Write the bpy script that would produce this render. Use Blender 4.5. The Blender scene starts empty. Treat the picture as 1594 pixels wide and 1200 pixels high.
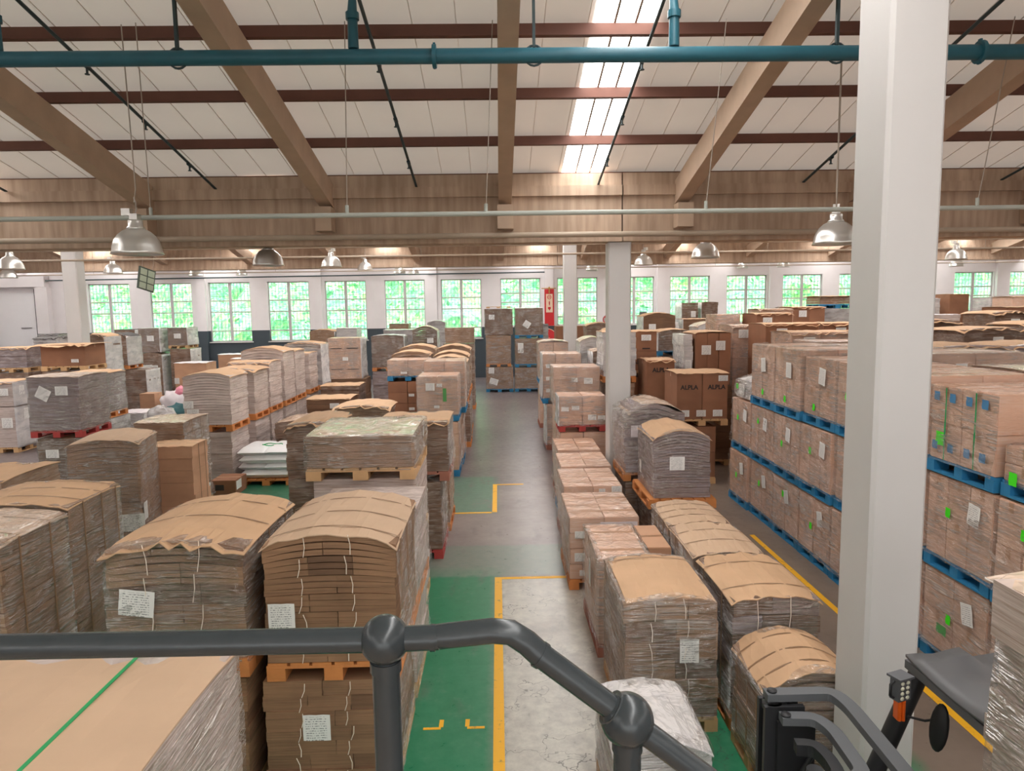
import bpy, bmesh, math, random
from mathutils import Vector, Matrix, noise
C = bpy.context.scene.collection
PI = math.pi
rng = random.Random(7)

# ---------------------------------------------------------------- materials
def newmat(name):
    m = bpy.data.materials.new(name); m.use_nodes = True
    nt = m.node_tree; nt.nodes.clear()
    o = nt.nodes.new('ShaderNodeOutputMaterial')
    b = nt.nodes.new('ShaderNodeBsdfPrincipled')
    nt.links.new(b.outputs[0], o.inputs[0])
    return m, nt, b, o
def nd(nt, t, **k):
    n = nt.nodes.new('ShaderNode' + t)
    for a, v in k.items():
        if hasattr(n, a): setattr(n, a, v)
        else: n.inputs[a.replace('_', ' ')].default_value = v
    return n
def lk(nt, a, b): nt.links.new(a, b)
def math_(nt, op, a, b=None, c=None, clamp=False):
    n = nt.nodes.new('ShaderNodeMath'); n.operation = op; n.use_clamp = clamp
    for i, v in enumerate((a, b, c)):
        if v is None: continue
        if isinstance(v, (int, float)): n.inputs[i].default_value = v
        else: lk(nt, v, n.inputs[i])
    return n.outputs[0]
def mixc(nt, f, a, b, mode='MIX'):
    n = nt.nodes.new('ShaderNodeMix'); n.data_type = 'RGBA'; n.blend_type = mode
    for s, v in ((n.inputs[0], f), (n.inputs[6], a), (n.inputs[7], b)):
        if isinstance(v, (int, float)): s.default_value = v
        elif isinstance(v, tuple): s.default_value = v + (1,) if len(v) == 3 else v
        else: lk(nt, v, s)
    return n.outputs[2]
def lin(r, g, b):
    f = lambda c: (c / 255 / 12.92) if c / 255 <= .04045 else ((c / 255 + .055) / 1.055) ** 2.4
    return (f(r), f(g), f(b))
def ramp(nt, src, a, b):
    n = nt.nodes.new('ShaderNodeMapRange'); n.inputs[1].default_value = a; n.inputs[2].default_value = b
    lk(nt, src, n.inputs[0]); return n.outputs[0]
def tex(nt, kind='Object'):
    return nt.nodes.new('ShaderNodeTexCoord').outputs[kind]
def mapping(nt, v, scale=(1, 1, 1), rot=(0, 0, 0)):
    n = nt.nodes.new('ShaderNodeMapping'); n.inputs['Scale'].default_value = scale; n.inputs['Rotation'].default_value = rot
    lk(nt, v, n.inputs[0]); return n.outputs[0]

def flat(name, col, rough=.6, metal=0, var=.12, nscale=4, bump=0):
    m, nt, b, o = newmat(name)
    tc = tex(nt)
    n = nd(nt, 'TexNoise', Scale=nscale, Detail=5)
    lk(nt, tc, n.inputs['Vector'])
    d = tuple(c * (1 - var) for c in col); l = tuple(min(1, c * (1 + var)) for c in col)
    lk(nt, mixc(nt, n.outputs[0], d, l), b.inputs['Base Color'])
    b.inputs['Roughness'].default_value = rough; b.inputs['Metallic'].default_value = metal
    if bump:
        bp = nd(nt, 'Bump', Strength=bump, Distance=.01); lk(nt, n.outputs[0], bp.inputs['Height']); lk(nt, bp.outputs[0], b.inputs['Normal'])
    return m

def board(name, col, lines=90, depth=.35, coat=0, wr=.6, jitter=.18, patch=.25, tint=None):
    """cardboard: fine horizontal sheet edges on the sides, soft blotches, per-object tint; coat = clear film over it"""
    m, nt, b, o = newmat(name)
    tc = tex(nt)
    n1 = nd(nt, 'TexNoise', Scale=2.2, Detail=4); lk(nt, tc, n1.inputs['Vector'])
    sep = nd(nt, 'SeparateXYZ'); lk(nt, tc, sep.inputs[0])
    n2 = nd(nt, 'TexNoise', Scale=1, Detail=3); lk(nt, mapping(nt, tc, (2.5, 2.5, lines)), n2.inputs['Vector'])
    oi = nt.nodes.new('ShaderNodeObjectInfo')
    col2 = tuple(c * (1 - patch) for c in col)
    base = mixc(nt, ramp(nt, n1.outputs[0], .35, .65), col, col2)
    if tint: base = mixc(nt, ramp(nt, n2.outputs[0], .45, .7), base, tint)
    dk = math_(nt, 'SUBTRACT', 1.0, math_(nt, 'MULTIPLY', ramp(nt, n2.outputs[0], .4, .75), depth))
    rv = math_(nt, 'ADD', 1 - jitter / 2, math_(nt, 'MULTIPLY', oi.outputs['Random'], jitter))
    f = math_(nt, 'MULTIPLY', dk, rv)
    hs = nd(nt, 'HueSaturation'); lk(nt, base, hs.inputs['Color']); lk(nt, f, hs.inputs['Value'])
    lk(nt, hs.outputs[0], b.inputs['Base Color'])
    b.inputs['Roughness'].default_value = .75
    bp = nd(nt, 'Bump', Strength=.35, Distance=.01); lk(nt, n2.outputs[0], bp.inputs['Height']); lk(nt, bp.outputs[0], b.inputs['Normal'])
    if coat:
        film(nt, b, coat, wr)
    return m
def streaks(nt, P, seed=0.0):
    """thin stretched ridges for film folds and their glare: two layers at different slants"""
    out = None
    for sc, rot, k in (((.7, .7, 15), (.16, .12, .2), 11), ((1.1, 1.1, 30), (-.3, .2, .5), 9), ((1.3, 1.3, 11), (.7, .45, .3), 14)):
        n = nd(nt, 'TexNoise', Scale=1, Detail=3, Roughness=.6, Distortion=.7); lk(nt, mapping(nt, P, sc, rot), n.inputs['Vector'])
        r = math_(nt, 'SUBTRACT', 1.0, math_(nt, 'MULTIPLY', math_(nt, 'ABSOLUTE', math_(nt, 'SUBTRACT', n.outputs[0], .5)), k), clamp=True)
        big = nd(nt, 'TexNoise', Scale=1.7 + k * .1, Detail=2); lk(nt, P, big.inputs['Vector'])
        r = math_(nt, 'MULTIPLY', math_(nt, 'POWER', r, 2.0), ramp(nt, big.outputs[0], .47, .62))
        out = r if out is None else math_(nt, 'MAXIMUM', out, r)
    return out
def film(nt, b, coat, wr):
    geo = nt.nodes.new('ShaderNodeNewGeometry'); P = geo.outputs['Position']
    s = streaks(nt, P)
    w1 = nd(nt, 'TexNoise', Scale=1, Detail=4, Roughness=.6, Distortion=1.0)
    lk(nt, mapping(nt, P, (2.5, 2.5, 9), (.35, .5, .3)), w1.inputs['Vector'])
    h = math_(nt, 'ADD', w1.outputs[0], math_(nt, 'MULTIPLY', s, .35))
    bp = nd(nt, 'Bump', Strength=wr, Distance=.14); lk(nt, h, bp.inputs['Height'])
    src = b.inputs['Base Color'].links[0].from_socket
    lk(nt, mixc(nt, math_(nt, 'MULTIPLY', s, .32 * coat), src, lin(242, 232, 224)), b.inputs['Base Color'])  # milky film folds and their glare, mixed into the colour as white streaks
    b.inputs['Coat Weight'].default_value = coat; b.inputs['Coat Roughness'].default_value = .12
    b.inputs['Coat IOR'].default_value = 1.6
    lk(nt, bp.outputs[0], b.inputs['Coat Normal'])

M = {}
SKYL = 9.0; WORLD = 3.6; EXPO = .5; SUN = 3.0; ROOFT = .042
M['kraft'] = board('kraft_bundles', lin(158, 120, 90), coat=0, depth=.28, jitter=.3)
M['kraft_dark'] = board('dark_kraft_bundles', lin(132, 98, 73), depth=.3, jitter=.3)
M['kraft_film'] = board('kraft_under_film', lin(166, 128, 98), depth=.28, jitter=.28, coat=.8, wr=.7)
M['kraft_dark_film'] = board('dark_kraft_under_film', lin(130, 96, 72), depth=.3, jitter=.25, coat=.9, wr=.8)
M['grey_film'] = board('grey_board_under_film', lin(218, 201, 194), depth=.2, coat=.6, wr=.5, tint=lin(180, 156, 142))
M['white_film_and_sheen'] = board('white_wrap_and_sheen', lin(226, 222, 221), lines=9, depth=.12, coat=1, wr=.9, tint=lin(196, 194, 198))
M['silver_film'] = board('silvery_film_wrap', lin(190, 186, 186), lines=7, depth=.3, coat=1, wr=1.0, tint=lin(150, 140, 138))
M['plum_film'] = board('plum_grey_under_film', lin(146, 124, 120), lines=40, depth=.3, coat=1, wr=.9, tint=lin(176, 162, 168))
M['carton'] = board('carton_board', lin(208, 162, 130), lines=6, depth=.08, jitter=.2, patch=.12)
M['carton_film'] = board('carton_under_film', lin(216, 174, 148), lines=6, depth=.08, coat=.8, wr=.75, jitter=.2, patch=.14)
M['carton_dark'] = board('brown_carton_board', lin(158, 110, 82), lines=6, depth=.1, jitter=.16, patch=.14)
M['tape'] = flat('parcel_tape', lin(176, 132, 98), .3)
M['sheet'] = board('tan_top_sheet', lin(212, 173, 136), lines=3, depth=.05, jitter=.12, patch=.12)
M['sheet_pale'] = board('pale_top_sheet', lin(205, 174, 145), lines=3, depth=.05, jitter=.08, patch=.08)
M['sheet_film'] = board('tan_sheet_under_film', lin(202, 172, 146), lines=3, depth=.05, coat=.9, wr=.8, jitter=.1, patch=.12)
M['white_sheet'] = flat('white_cover', lin(225, 215, 218), .5, var=.1)
M['pink'] = flat('pinkish_board', lin(196, 166, 156), .6)
M['orange'] = flat('orange_pallet_wood', lin(206, 132, 74), .8, var=.25, nscale=9)
M['wood'] = flat('bare_pallet_wood', lin(205, 165, 120), .8, var=.2, nscale=9)
M['blue'] = flat('blue_pallet_paint', lin(38, 122, 168), .7, var=.25, nscale=9)
M['red'] = flat('red_pallet_paint', lin(176, 64, 60), .7, var=.25, nscale=9)
M['redbrown'] = flat('worn_red_pallet_wood', lin(168, 110, 92), .8, var=.25, nscale=9)
M['white'] = flat('white_paint', lin(206, 203, 201), .55, var=.03, nscale=3)
M['wallwhite'] = None
M['black'] = flat('black_plastic', lin(34, 35, 38), .5, var=.1)
M['charcoal'] = flat('charcoal_metal', lin(92, 94, 98), .5, var=.08)
M['dark'] = flat('dark_sheet_and_hole_shade', lin(60, 54, 52), .7)  # dark cover sheets; also the painted shade of the carton's hand hole
M['rail'] = flat('slate_rail_paint', lin(50, 56, 59), .26, var=.16, nscale=22, bump=.15)
M['teal'] = flat('teal_pipe_paint', lin(36, 96, 112), .45, var=.2, nscale=5)
M['darkteal'] = flat('dark_teal_pipe_paint', lin(48, 66, 70), .5)
M['pipe'] = flat('pale_grey_pipe', lin(176, 180, 172), .45, var=.06)
M['pipe_tan'] = flat('dusty_pipe', lin(172, 156, 138), .6, var=.1)
M['wire'] = flat('dusty_wire', lin(170, 158, 146), .6)
M['alu'] = flat('spun_aluminium', lin(214, 212, 208), .3, .8, var=.04)
M['purlin'] = flat('rust_red_purlin', lin(108, 70, 58), .7, var=.25, nscale=3)
M['beam'] = flat('weathered_beam', lin(192, 168, 146), .85, var=.2, nscale=3)
M['red_paint'] = flat('red_paint', lin(208, 40, 46), .5, var=.05)
M['cream'] = flat('cream_sign', lin(244, 218, 190), .5, var=.02)
M['green_strap'] = flat('green_strap', lin(20, 160, 90), .4)
M['lime'] = flat('lime_sticker', lin(70, 240, 30), .5, var=.04)
M['ink'] = flat('dark_ink', lin(52, 46, 46), .7)
M['blue_ink'] = flat('blue_ink', lin(70, 130, 175), .7)
M['green_ink'] = flat('green_ink', lin(90, 160, 90), .7)
M['twine'] = flat('white_twine', lin(238, 226, 210), .6)
M['strapdark'] = flat('brown_strap', lin(140, 108, 78), .5)
M['sack'] = flat('white_sack', lin(242, 242, 243), .3, var=.04, nscale=7, bump=.5)
M['yellow'] = None
M['amber'] = flat('amber_lens', lin(236, 100, 24), .3)
M['led'] = flat('led_lens', lin(225, 225, 205), .25)
M['tarp'] = flat('grey_rubber_sheet', lin(84, 84, 86), .45, var=.25)
M['green_dark'] = flat('dark_green_sign', lin(58, 72, 62), .5)
M['pale_sign'] = flat('pale_green_panel', lin(160, 172, 152), .5)
M['pinkbag'] = flat('pink_bag', lin(240, 150, 170), .5)
M['teal_cloth'] = flat('teal_cloth', lin(48, 92, 96), .7)
M['steelgrey'] = flat('grey_machine_panel', lin(88, 91, 94), .5)

def mk_wall():
    m, nt, b, o = newmat('white_wall_with_slate_dado')
    geo = nt.nodes.new('ShaderNodeNewGeometry'); sp = nd(nt, 'SeparateXYZ'); lk(nt, geo.outputs['Position'], sp.inputs[0])
    n = nd(nt, 'TexNoise', Scale=1.5, Detail=4); lk(nt, geo.outputs['Position'], n.inputs['Vector'])
    w = mixc(nt, n.outputs[0], lin(228, 222, 223), lin(240, 235, 236))
    f = math_(nt, 'LESS_THAN', sp.outputs[2], 2.8)
    lk(nt, mixc(nt, f, w, lin(62, 72, 80)), b.inputs['Base Color']); b.inputs['Roughness'].default_value = .6
    return m
M['wall'] = mk_wall()

def mk_concrete():
    m, nt, b, o = newmat('board_marked_concrete')
    geo = nt.nodes.new('ShaderNodeNewGeometry')
    n = nd(nt, 'TexNoise', Scale=1, Detail=5); lk(nt, mapping(nt, geo.outputs['Position'], (9, 2, .9)), n.inputs['Vector'])
    n2 = nd(nt, 'TexNoise', Scale=.8, Detail=3); lk(nt, geo.outputs['Position'], n2.inputs['Vector'])
    c = mixc(nt, ramp(nt, n.outputs[0], .3, .7), lin(172, 147, 126), lin(204, 180, 158))
    c = mixc(nt, math_(nt, 'MULTIPLY', ramp(nt, n2.outputs[0], .4, .7), .35), c, lin(120, 102, 86))
    lk(nt, c, b.inputs['Base Color']); b.inputs['Roughness'].default_value = .85
    return m
M['concrete'] = mk_concrete()

def mk_roof():
    m, nt, b, o = newmat('pale_roof_sheet')
    geo = nt.nodes.new('ShaderNodeNewGeometry')
    n = nd(nt, 'TexNoise', Scale=.9, Detail=4); lk(nt, geo.outputs['Position'], n.inputs['Vector'])
    lk(nt, mixc(nt, n.outputs[0], lin(224, 212, 202), lin(238, 229, 220)), b.inputs['Base Color']); b.inputs['Roughness'].default_value = .7
    tl = nd(nt, 'BsdfTranslucent'); tl.inputs[0].default_value = lin(250, 240, 228) + (1,)
    mx = nd(nt, 'MixShader'); mx.inputs[0].default_value = ROOFT; lk(nt, b.outputs[0], mx.inputs[1]); lk(nt, tl.outputs[0], mx.inputs[2]); lk(nt, mx.outputs[0], o.inputs[0])
    return m
M['roof'] = mk_roof()

def mk_floor():
    m, nt, b, o = newmat('worn_painted_concrete')
    geo = nt.nodes.new('ShaderNodeNewGeometry'); P = geo.outputs['Position']
    sp = nd(nt, 'SeparateXYZ'); lk(nt, P, sp.inputs[0]); X, Y = sp.outputs[0], sp.outputs[1]
    big = nd(nt, 'TexNoise', Scale=.55, Detail=6, Roughness=.65); lk(nt, P, big.inputs['Vector'])
    fine = nd(nt, 'TexNoise', Scale=7, Detail=6, Roughness=.7); lk(nt, P, fine.inputs['Vector'])
    scr = nd(nt, 'TexNoise', Scale=1, Detail=4); lk(nt, mapping(nt, P, (3, 1.2, 1), (0, 0, .4)), scr.inputs['Vector'])
    wob = math_(nt, 'MULTIPLY', math_(nt, 'SUBTRACT', fine.outputs[0], .5), .12)
    Xw = math_(nt, 'ADD', X, wob); Yw = math_(nt, 'ADD', Y, wob)
    def boxm(x0, x1, y0, y1, s=.03):
        a = ramp(nt, Xw, x0 - s, x0 + s); bb = ramp(nt, Xw, x1 + s, x1 - s); c = ramp(nt, Yw, y0 - s, y0 + s); d = ramp(nt, Yw, y1 + s, y1 - s)
        return math_(nt, 'MULTIPLY', math_(nt, 'MULTIPLY', a, bb), math_(nt, 'MULTIPLY', c, d))
    grey = mixc(nt, ramp(nt, big.outputs[0], .3, .7), lin(122, 110, 108), lin(160, 148, 142))
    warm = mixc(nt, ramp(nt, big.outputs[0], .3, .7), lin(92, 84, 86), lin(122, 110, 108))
    pale = mixc(nt, ramp(nt, fine.outputs[0], .35, .7), lin(176, 172, 164), lin(208, 204, 192))
    green = mixc(nt, ramp(nt, fine.outputs[0], .3, .75), lin(30, 122, 84), lin(64, 140, 104))
    wgreen = mixc(nt, ramp(nt, fine.outputs[0], .3, .7), lin(104, 128, 112), lin(140, 146, 134))
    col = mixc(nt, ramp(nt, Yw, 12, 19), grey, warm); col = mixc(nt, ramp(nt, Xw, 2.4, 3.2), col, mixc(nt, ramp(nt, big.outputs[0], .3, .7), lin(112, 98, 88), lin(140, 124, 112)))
    wear = ramp(nt, math_(nt, 'ADD', math_(nt, 'MULTIPLY', scr.outputs[0], .5), math_(nt, 'MULTIPLY', fine.outputs[0], .5)), .68, .54)
    g1 = boxm(-7, -.06, -3, 9.95, .12); col = mixc(nt, math_(nt, 'MULTIPLY', g1, math_(nt, 'ADD', .75, math_(nt, 'MULTIPLY', wear, .25))), col, green)
    g2 = boxm(-7, 1.6, 9.65, 10.95, .05); col = mixc(nt, math_(nt, 'MULTIPLY', g2, .75), col, wgreen)
    g3 = boxm(-7, -.1, 12.75, 15.6, .1); col = mixc(nt, math_(nt, 'MULTIPLY', g3, math_(nt, 'MULTIPLY', wear, .8)), col, lin(80, 122, 100))
    g4 = boxm(-6.6, -3, 12.4, 16, .1); col = mixc(nt, math_(nt, 'MULTIPLY', g4, .9), col, lin(44, 112, 84))
    g5 = boxm(1.2, 3.4, 2, 7, .1); col = mixc(nt, g5, col, green)
    g6 = boxm(-12, -7, 12.5, 15, .3); col = mixc(nt, math_(nt, 'MULTIPLY', g6, .8), col, lin(62, 104, 84))
    p1 = boxm(-.02, 1.25, -3, 9.55, .05); col = mixc(nt, math_(nt, 'MULTIPLY', p1, ramp(nt, big.outputs[0], .28, .5)), col, pale)
    # hairline cracks and scuffs
    vo = nd(nt, 'TexVoronoi', Scale=1.3); vo.feature = 'DISTANCE_TO_EDGE'
    dist = nd(nt, 'TexNoise', Scale=3, Detail=4); lk(nt, P, dist.inputs['Vector'])
    va = nt.nodes.new('ShaderNodeVectorMath'); va.operation = 'ADD'; lk(nt, P, va.inputs[0]); lk(nt, dist.outputs['Color'], va.inputs[1]); lk(nt, va.outputs[0], vo.inputs['Vector'])
    cr = math_(nt, 'MULTIPLY', math_(nt, 'LESS_THAN', vo.outputs['Distance'], .008), ramp(nt, big.outputs[0], .42, .55))
    cr = math_(nt, 'MULTIPLY', cr, boxm(-.02, 3, -3, 9.5))
    col = mixc(nt, math_(nt, 'MULTIPLY', cr, .7), col, lin(70, 66, 62))
    sc = ramp(nt, scr.outputs[0], .6, .75)
    col = mixc(nt, math_(nt, 'MULTIPLY', sc, .45), col, lin(96, 90, 88))
    lk(nt, col, b.inputs['Base Color'])
    lk(nt, math_(nt, 'ADD', .16, math_(nt, 'MULTIPLY', fine.outputs[0], .34)), b.inputs['Roughness'])
    return m
M['floor'] = mk_floor()
def mk_yellow():
    m, nt, b, o = newmat('worn_yellow_line_paint')
    geo = nt.nodes.new('ShaderNodeNewGeometry')
    n = nd(nt, 'TexNoise', Scale=9, Detail=6, Roughness=.7); lk(nt, geo.outputs['Position'], n.inputs['Vector'])
    lk(nt, mixc(nt, ramp(nt, n.outputs[0], .58, .72), lin(246, 184, 30), lin(120, 110, 80)), b.inputs['Base Color']); b.inputs['Roughness'].default_value = .5
    return m
M['yellow'] = mk_yellow()

def mk_label():
    m, nt, b, o = newmat('printed_paper')
    g = tex(nt, 'Generated'); sp = nd(nt, 'SeparateXYZ'); lk(nt, g, sp.inputs[0])
    row = math_(nt, 'FRACT', math_(nt, 'MULTIPLY', sp.outputs[2], 11))
    ln = math_(nt, 'LESS_THAN', row, .38)
    n = nd(nt, 'TexNoise', Scale=1, Detail=2); lk(nt, mapping(nt, g, (26, 1, 11)), n.inputs['Vector'])
    ink = math_(nt, 'MULTIPLY', ln, math_(nt, 'GREATER_THAN', n.outputs[0], .48))
    ins = math_(nt, 'MULTIPLY', math_(nt, 'GREATER_THAN', sp.outputs[0], .1), math_(nt, 'LESS_THAN', sp.outputs[0], .86))
    ins = math_(nt, 'MULTIPLY', ins, math_(nt, 'LESS_THAN', sp.outputs[2], .92))
    lk(nt, mixc(nt, math_(nt, 'MULTIPLY', math_(nt, 'MULTIPLY', ink, ins), .75), lin(236, 234, 230), lin(90, 90, 96)), b.inputs['Base Color'])
    b.inputs['Roughness'].default_value = .5
    return m
M['label'] = mk_label()
def mk_shell(base=.02, nm='clear_stretch_film'):
    m, nt, b, o = newmat(nm)
    geo = nt.nodes.new('ShaderNodeNewGeometry'); P = geo.outputs['Position']
    s = streaks(nt, P)
    w1 = nd(nt, 'TexNoise', Scale=1, Detail=4, Roughness=.6, Distortion=1.2); lk(nt, mapping(nt, P, (3, 3, 9), (.4, .5, .3)), w1.inputs['Vector'])
    h = math_(nt, 'ADD', w1.outputs[0], math_(nt, 'MULTIPLY', s, .4))
    bp = nd(nt, 'Bump', Strength=.8, Distance=.14); lk(nt, h, bp.inputs['Height'])
    gl = nd(nt, 'BsdfGlossy', Roughness=.14); lk(nt, bp.outputs[0], gl.inputs['Normal'])
    df = nd(nt, 'BsdfDiffuse'); df.inputs[0].default_value = lin(248, 236, 226) + (1,); lk(nt, bp.outputs[0], df.inputs['Normal'])
    tl = nd(nt, 'BsdfTranslucent'); tl.inputs[0].default_value = lin(248, 236, 226) + (1,)
    d2 = nd(nt, 'MixShader'); d2.inputs[0].default_value = .3; lk(nt, df.outputs[0], d2.inputs[1]); lk(nt, tl.outputs[0], d2.inputs[2])
    tr = nd(nt, 'BsdfTransparent')
    a = nd(nt, 'MixShader'); lk(nt, tr.outputs[0], a.inputs[1]); lk(nt, d2.outputs[0], a.inputs[2]); lk(nt, math_(nt, 'ADD', base, math_(nt, 'MULTIPLY', math_(nt, 'POWER', s, 1.3), .62)), a.inputs[0])  # streaks carry milky folds and the film's glare as diffuse white
    lw = nt.nodes.new('ShaderNodeLayerWeight'); lk(nt, bp.outputs[0], lw.inputs['Normal'])
    mx = nd(nt, 'MixShader'); lk(nt, math_(nt, 'ADD', .1, math_(nt, 'MULTIPLY', math_(nt, 'POWER', lw.outputs['Facing'], 3.0), .25)), mx.inputs[0])
    lk(nt, a.outputs[0], mx.inputs[1]); lk(nt, gl.outputs[0], mx.inputs[2]); lk(nt, mx.outputs[0], o.inputs[0])
    return m
M['shell'] = mk_shell()
M['milky_film'] = mk_shell(.06, 'milky_stretch_film')
def mk_glass():
    m, nt, b, o = newmat('window_glass')
    gl = nd(nt, 'BsdfGlossy', Roughness=.02); tr = nd(nt, 'BsdfTransparent'); mx = nd(nt, 'MixShader'); mx.inputs[0].default_value = .06
    tr.inputs[0].default_value = (.92, .98, .97, 1)
    lk(nt, tr.outputs[0], mx.inputs[1]); lk(nt, gl.outputs[0], mx.inputs[2]); lk(nt, mx.outputs[0], o.inputs[0])
    return m
M['glass'] = mk_glass()
def mk_sky():
    m, nt, b, o = newmat('rooflight_or_fill')
    e = nd(nt, 'Emission', Strength=SKYL); e.inputs[0].default_value = (1, .985, .96, 1); lk(nt, e.outputs[0], o.inputs[0])
    return m
def mk_leaf():
    m, nt, b, o = newmat('sunny_foliage')
    geo = nt.nodes.new('ShaderNodeNewGeometry')
    n = nd(nt, 'TexNoise', Scale=.5, Detail=3); lk(nt, geo.outputs['Position'], n.inputs['Vector'])
    n2 = nd(nt, 'TexNoise', Scale=4, Detail=5); lk(nt, geo.outputs['Position'], n2.inputs['Vector'])
    c = mixc(nt, ramp(nt, n.outputs[0], .4, .62), lin(158, 224, 168), lin(200, 238, 150))
    c = mixc(nt, ramp(nt, n2.outputs[0], .42, .62), c, lin(92, 170, 130))
    lk(nt, c, b.inputs['Base Color']); b.inputs['Roughness'].default_value = .7
    return m
M['leaf'] = mk_leaf()
M['skylight_or_fill'] = mk_sky()

# ---------------------------------------------------------------- mesh helpers
class MB:
    def __init__(s): s.v = []; s.f = []; s.mi = []; s.sm = []
    def add(s, vs, fs, mi=0, smooth=False):
        o = len(s.v); s.v += [tuple(v) for v in vs]; s.f += [tuple(i + o for i in f) for f in fs]
        s.mi += [mi] * len(fs); s.sm += [smooth] * len(fs)
    def box(s, x0, x1, y0, y1, z0, z1, mi=0, rot=None, org=None):
        vs = [(x, y, z) for z in (z0, z1) for y in (y0, y1) for x in (x0, x1)]
        if rot is not None:
            o = Vector(org); vs = [tuple(rot @ (Vector(v) - o) + o) for v in vs]
        s.add(vs, [(0, 2, 3, 1), (4, 5, 7, 6), (0, 1, 5, 4), (2, 6, 7, 3), (0, 4, 6, 2), (1, 3, 7, 5)], mi)
    def slab(s, xa, xb, ya, yb, za, zb, arch=0, W=1, seg=8, mi=0, zt=None, top=1.0):
        """box cut into strips along x; lifted by arch*(1-u^2)"""
        vs = []; fs = []
        for i in range(seg + 1):
            x = xa + (xb - xa) * i / seg; u = max(-1, min(1, 2 * x / W)); l = arch * (1 - u * u)
            for (y, z) in ((ya, za), (yb, za), (yb, zb), (ya, zb)): vs.append((x, y, z + l))
        for i in range(seg):
            a = 4 * i; b = a + 4
            for k in range(4): fs.append((a + k, a + (k + 1) % 4, b + (k + 1) % 4, b + k)[::-1])
        fs.append((0, 3, 2, 1)[::-1]); e = 4 * seg; fs.append((e, e + 3, e + 2, e + 1))
        s.add(vs, [f[::-1] for f in fs], mi)
    def tube(s, pts, r, n=10, mi=0, cap=True, closed=False):
        pts = [Vector(p) for p in pts]; rings = []
        up = Vector((0, 0, 1)); N = len(pts); prev = None
        for i, p in enumerate(pts):
            d = (pts[min(i + 1, N - 1)] - pts[max(i - 1, 0)]).normalized()
            if prev is None:
                a = d.cross(up)
                if a.length < 1e-3: a = d.cross(Vector((1, 0, 0)))
            else: a = prev - d * prev.dot(d)
            a.normalize(); prev = a; b = d.cross(a)
            rr = r[i] if isinstance(r, (list, tuple)) else r
            rings.append([p + a * math.cos(2 * PI * k / n) * rr + b * math.sin(2 * PI * k / n) * rr for k in range(n)])
        vs = [v for R in rings for v in R]; fs = []
        for i in range(N - 1):
            for k in range(n): fs.append((i * n + k, i * n + (k + 1) % n, (i + 1) * n + (k + 1) % n, (i + 1) * n + k))
        s.add(vs, fs, mi, True)
        if cap: s.add(rings[0], [tuple(range(n))[::-1]], mi); s.add(rings[-1], [tuple(range(n))], mi)
    def lathe(s, prof, n=24, mi=0, c=(0, 0, 0)):
        vs = []; fs = []
        for (r, z) in prof:
            for k in range(n): vs.append((c[0] + r * math.cos(2 * PI * k / n), c[1] + r * math.sin(2 * PI * k / n), c[2] + z))
        for i in range(len(prof) - 1):
            for k in range(n): fs.append((i * n + k, i * n + (k + 1) % n, (i + 1) * n + (k + 1) % n, (i + 1) * n + k))
        s.add(vs, fs, mi, True)
    def sphere(s, c, r, n=16, mi=0, sq=(1, 1, 1)):
        vs = []; fs = []; m = n // 2
        for i in range(m + 1):
            t = PI * i / m
            for k in range(n): p = 2 * PI * k / n; vs.append((c[0] + r * sq[0] * math.sin(t) * math.cos(p), c[1] + r * sq[1] * math.sin(t) * math.sin(p), c[2] + r * sq[2] * math.cos(t)))
        for i in range(m):
            for k in range(n): fs.append((i * n + k, (i + 1) * n + k, (i + 1) * n + (k + 1) % n, i * n + (k + 1) % n))
        s.add(vs, fs, mi, True)
    def prism(s, poly, z0, z1, mi=0):
        n = len(poly); vs = [(x, y, z0) for x, y in poly] + [(x, y, z1) for x, y in poly]
        fs = [tuple(range(n))[::-1], tuple(range(n, 2 * n))] + [(i, (i + 1) % n, n + (i + 1) % n, n + i) for i in range(n)]
        s.add(vs, fs, mi)
    def mesh(s, name, mats):
        me = bpy.data.meshes.new(name); me.from_pydata(s.v, [], s.f)
        for m in (mats if isinstance(mats, (list, tuple)) else [mats]): me.materials.append(m)
        me.polygons.foreach_set('material_index', s.mi); me.polygons.foreach_set('use_smooth', s.sm)
        me.update()
        bm = bmesh.new(); bm.from_mesh(me); bmesh.ops.recalc_face_normals(bm, faces=bm.faces); bm.to_mesh(me); bm.free()
        return me
    def build(s, name, mats, parent=None, loc=None):
        return put(name, s.mesh(name, mats), parent, loc)
def put(name, me, parent=None, loc=None):
    o = bpy.data.objects.new(name, me); C.objects.link(o)
    if parent is not None: o.parent = parent
    if loc: o.location = loc
    return o
def tag(o, label=None, cat=None, group=None, kind=None):
    if label: o['label'] = label
    if cat: o['category'] = cat
    if group: o['group'] = group
    if kind: o['kind'] = kind
    return o
def thing(name, label, cat, loc, group=None, rz=0):
    o = bpy.data.objects.new(name, None); C.objects.link(o); o.location = loc; o.rotation_euler = (0, 0, rz)
    o.empty_display_size = .2
    return tag(o, label, cat, group)
def struct(name, mb, mats, parent=None, label=None):
    o = mb.build(name, mats, parent)
    if parent is None: o['kind'] = 'structure'
    if label: o['label'] = label
    return o
def copy_tree(src, loc, label, group=None, rz=None):
    r = src.copy(); C.objects.link(r); r.location = loc; r['label'] = label
    if group: r['group'] = group
    if rz is not None: r.rotation_euler = (0, 0, rz)
    for ch in src.children:
        c = ch.copy(); C.objects.link(c); c.parent = r
        for g in ch.children:
            d = g.copy(); C.objects.link(d); d.parent = c
    return r

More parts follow.
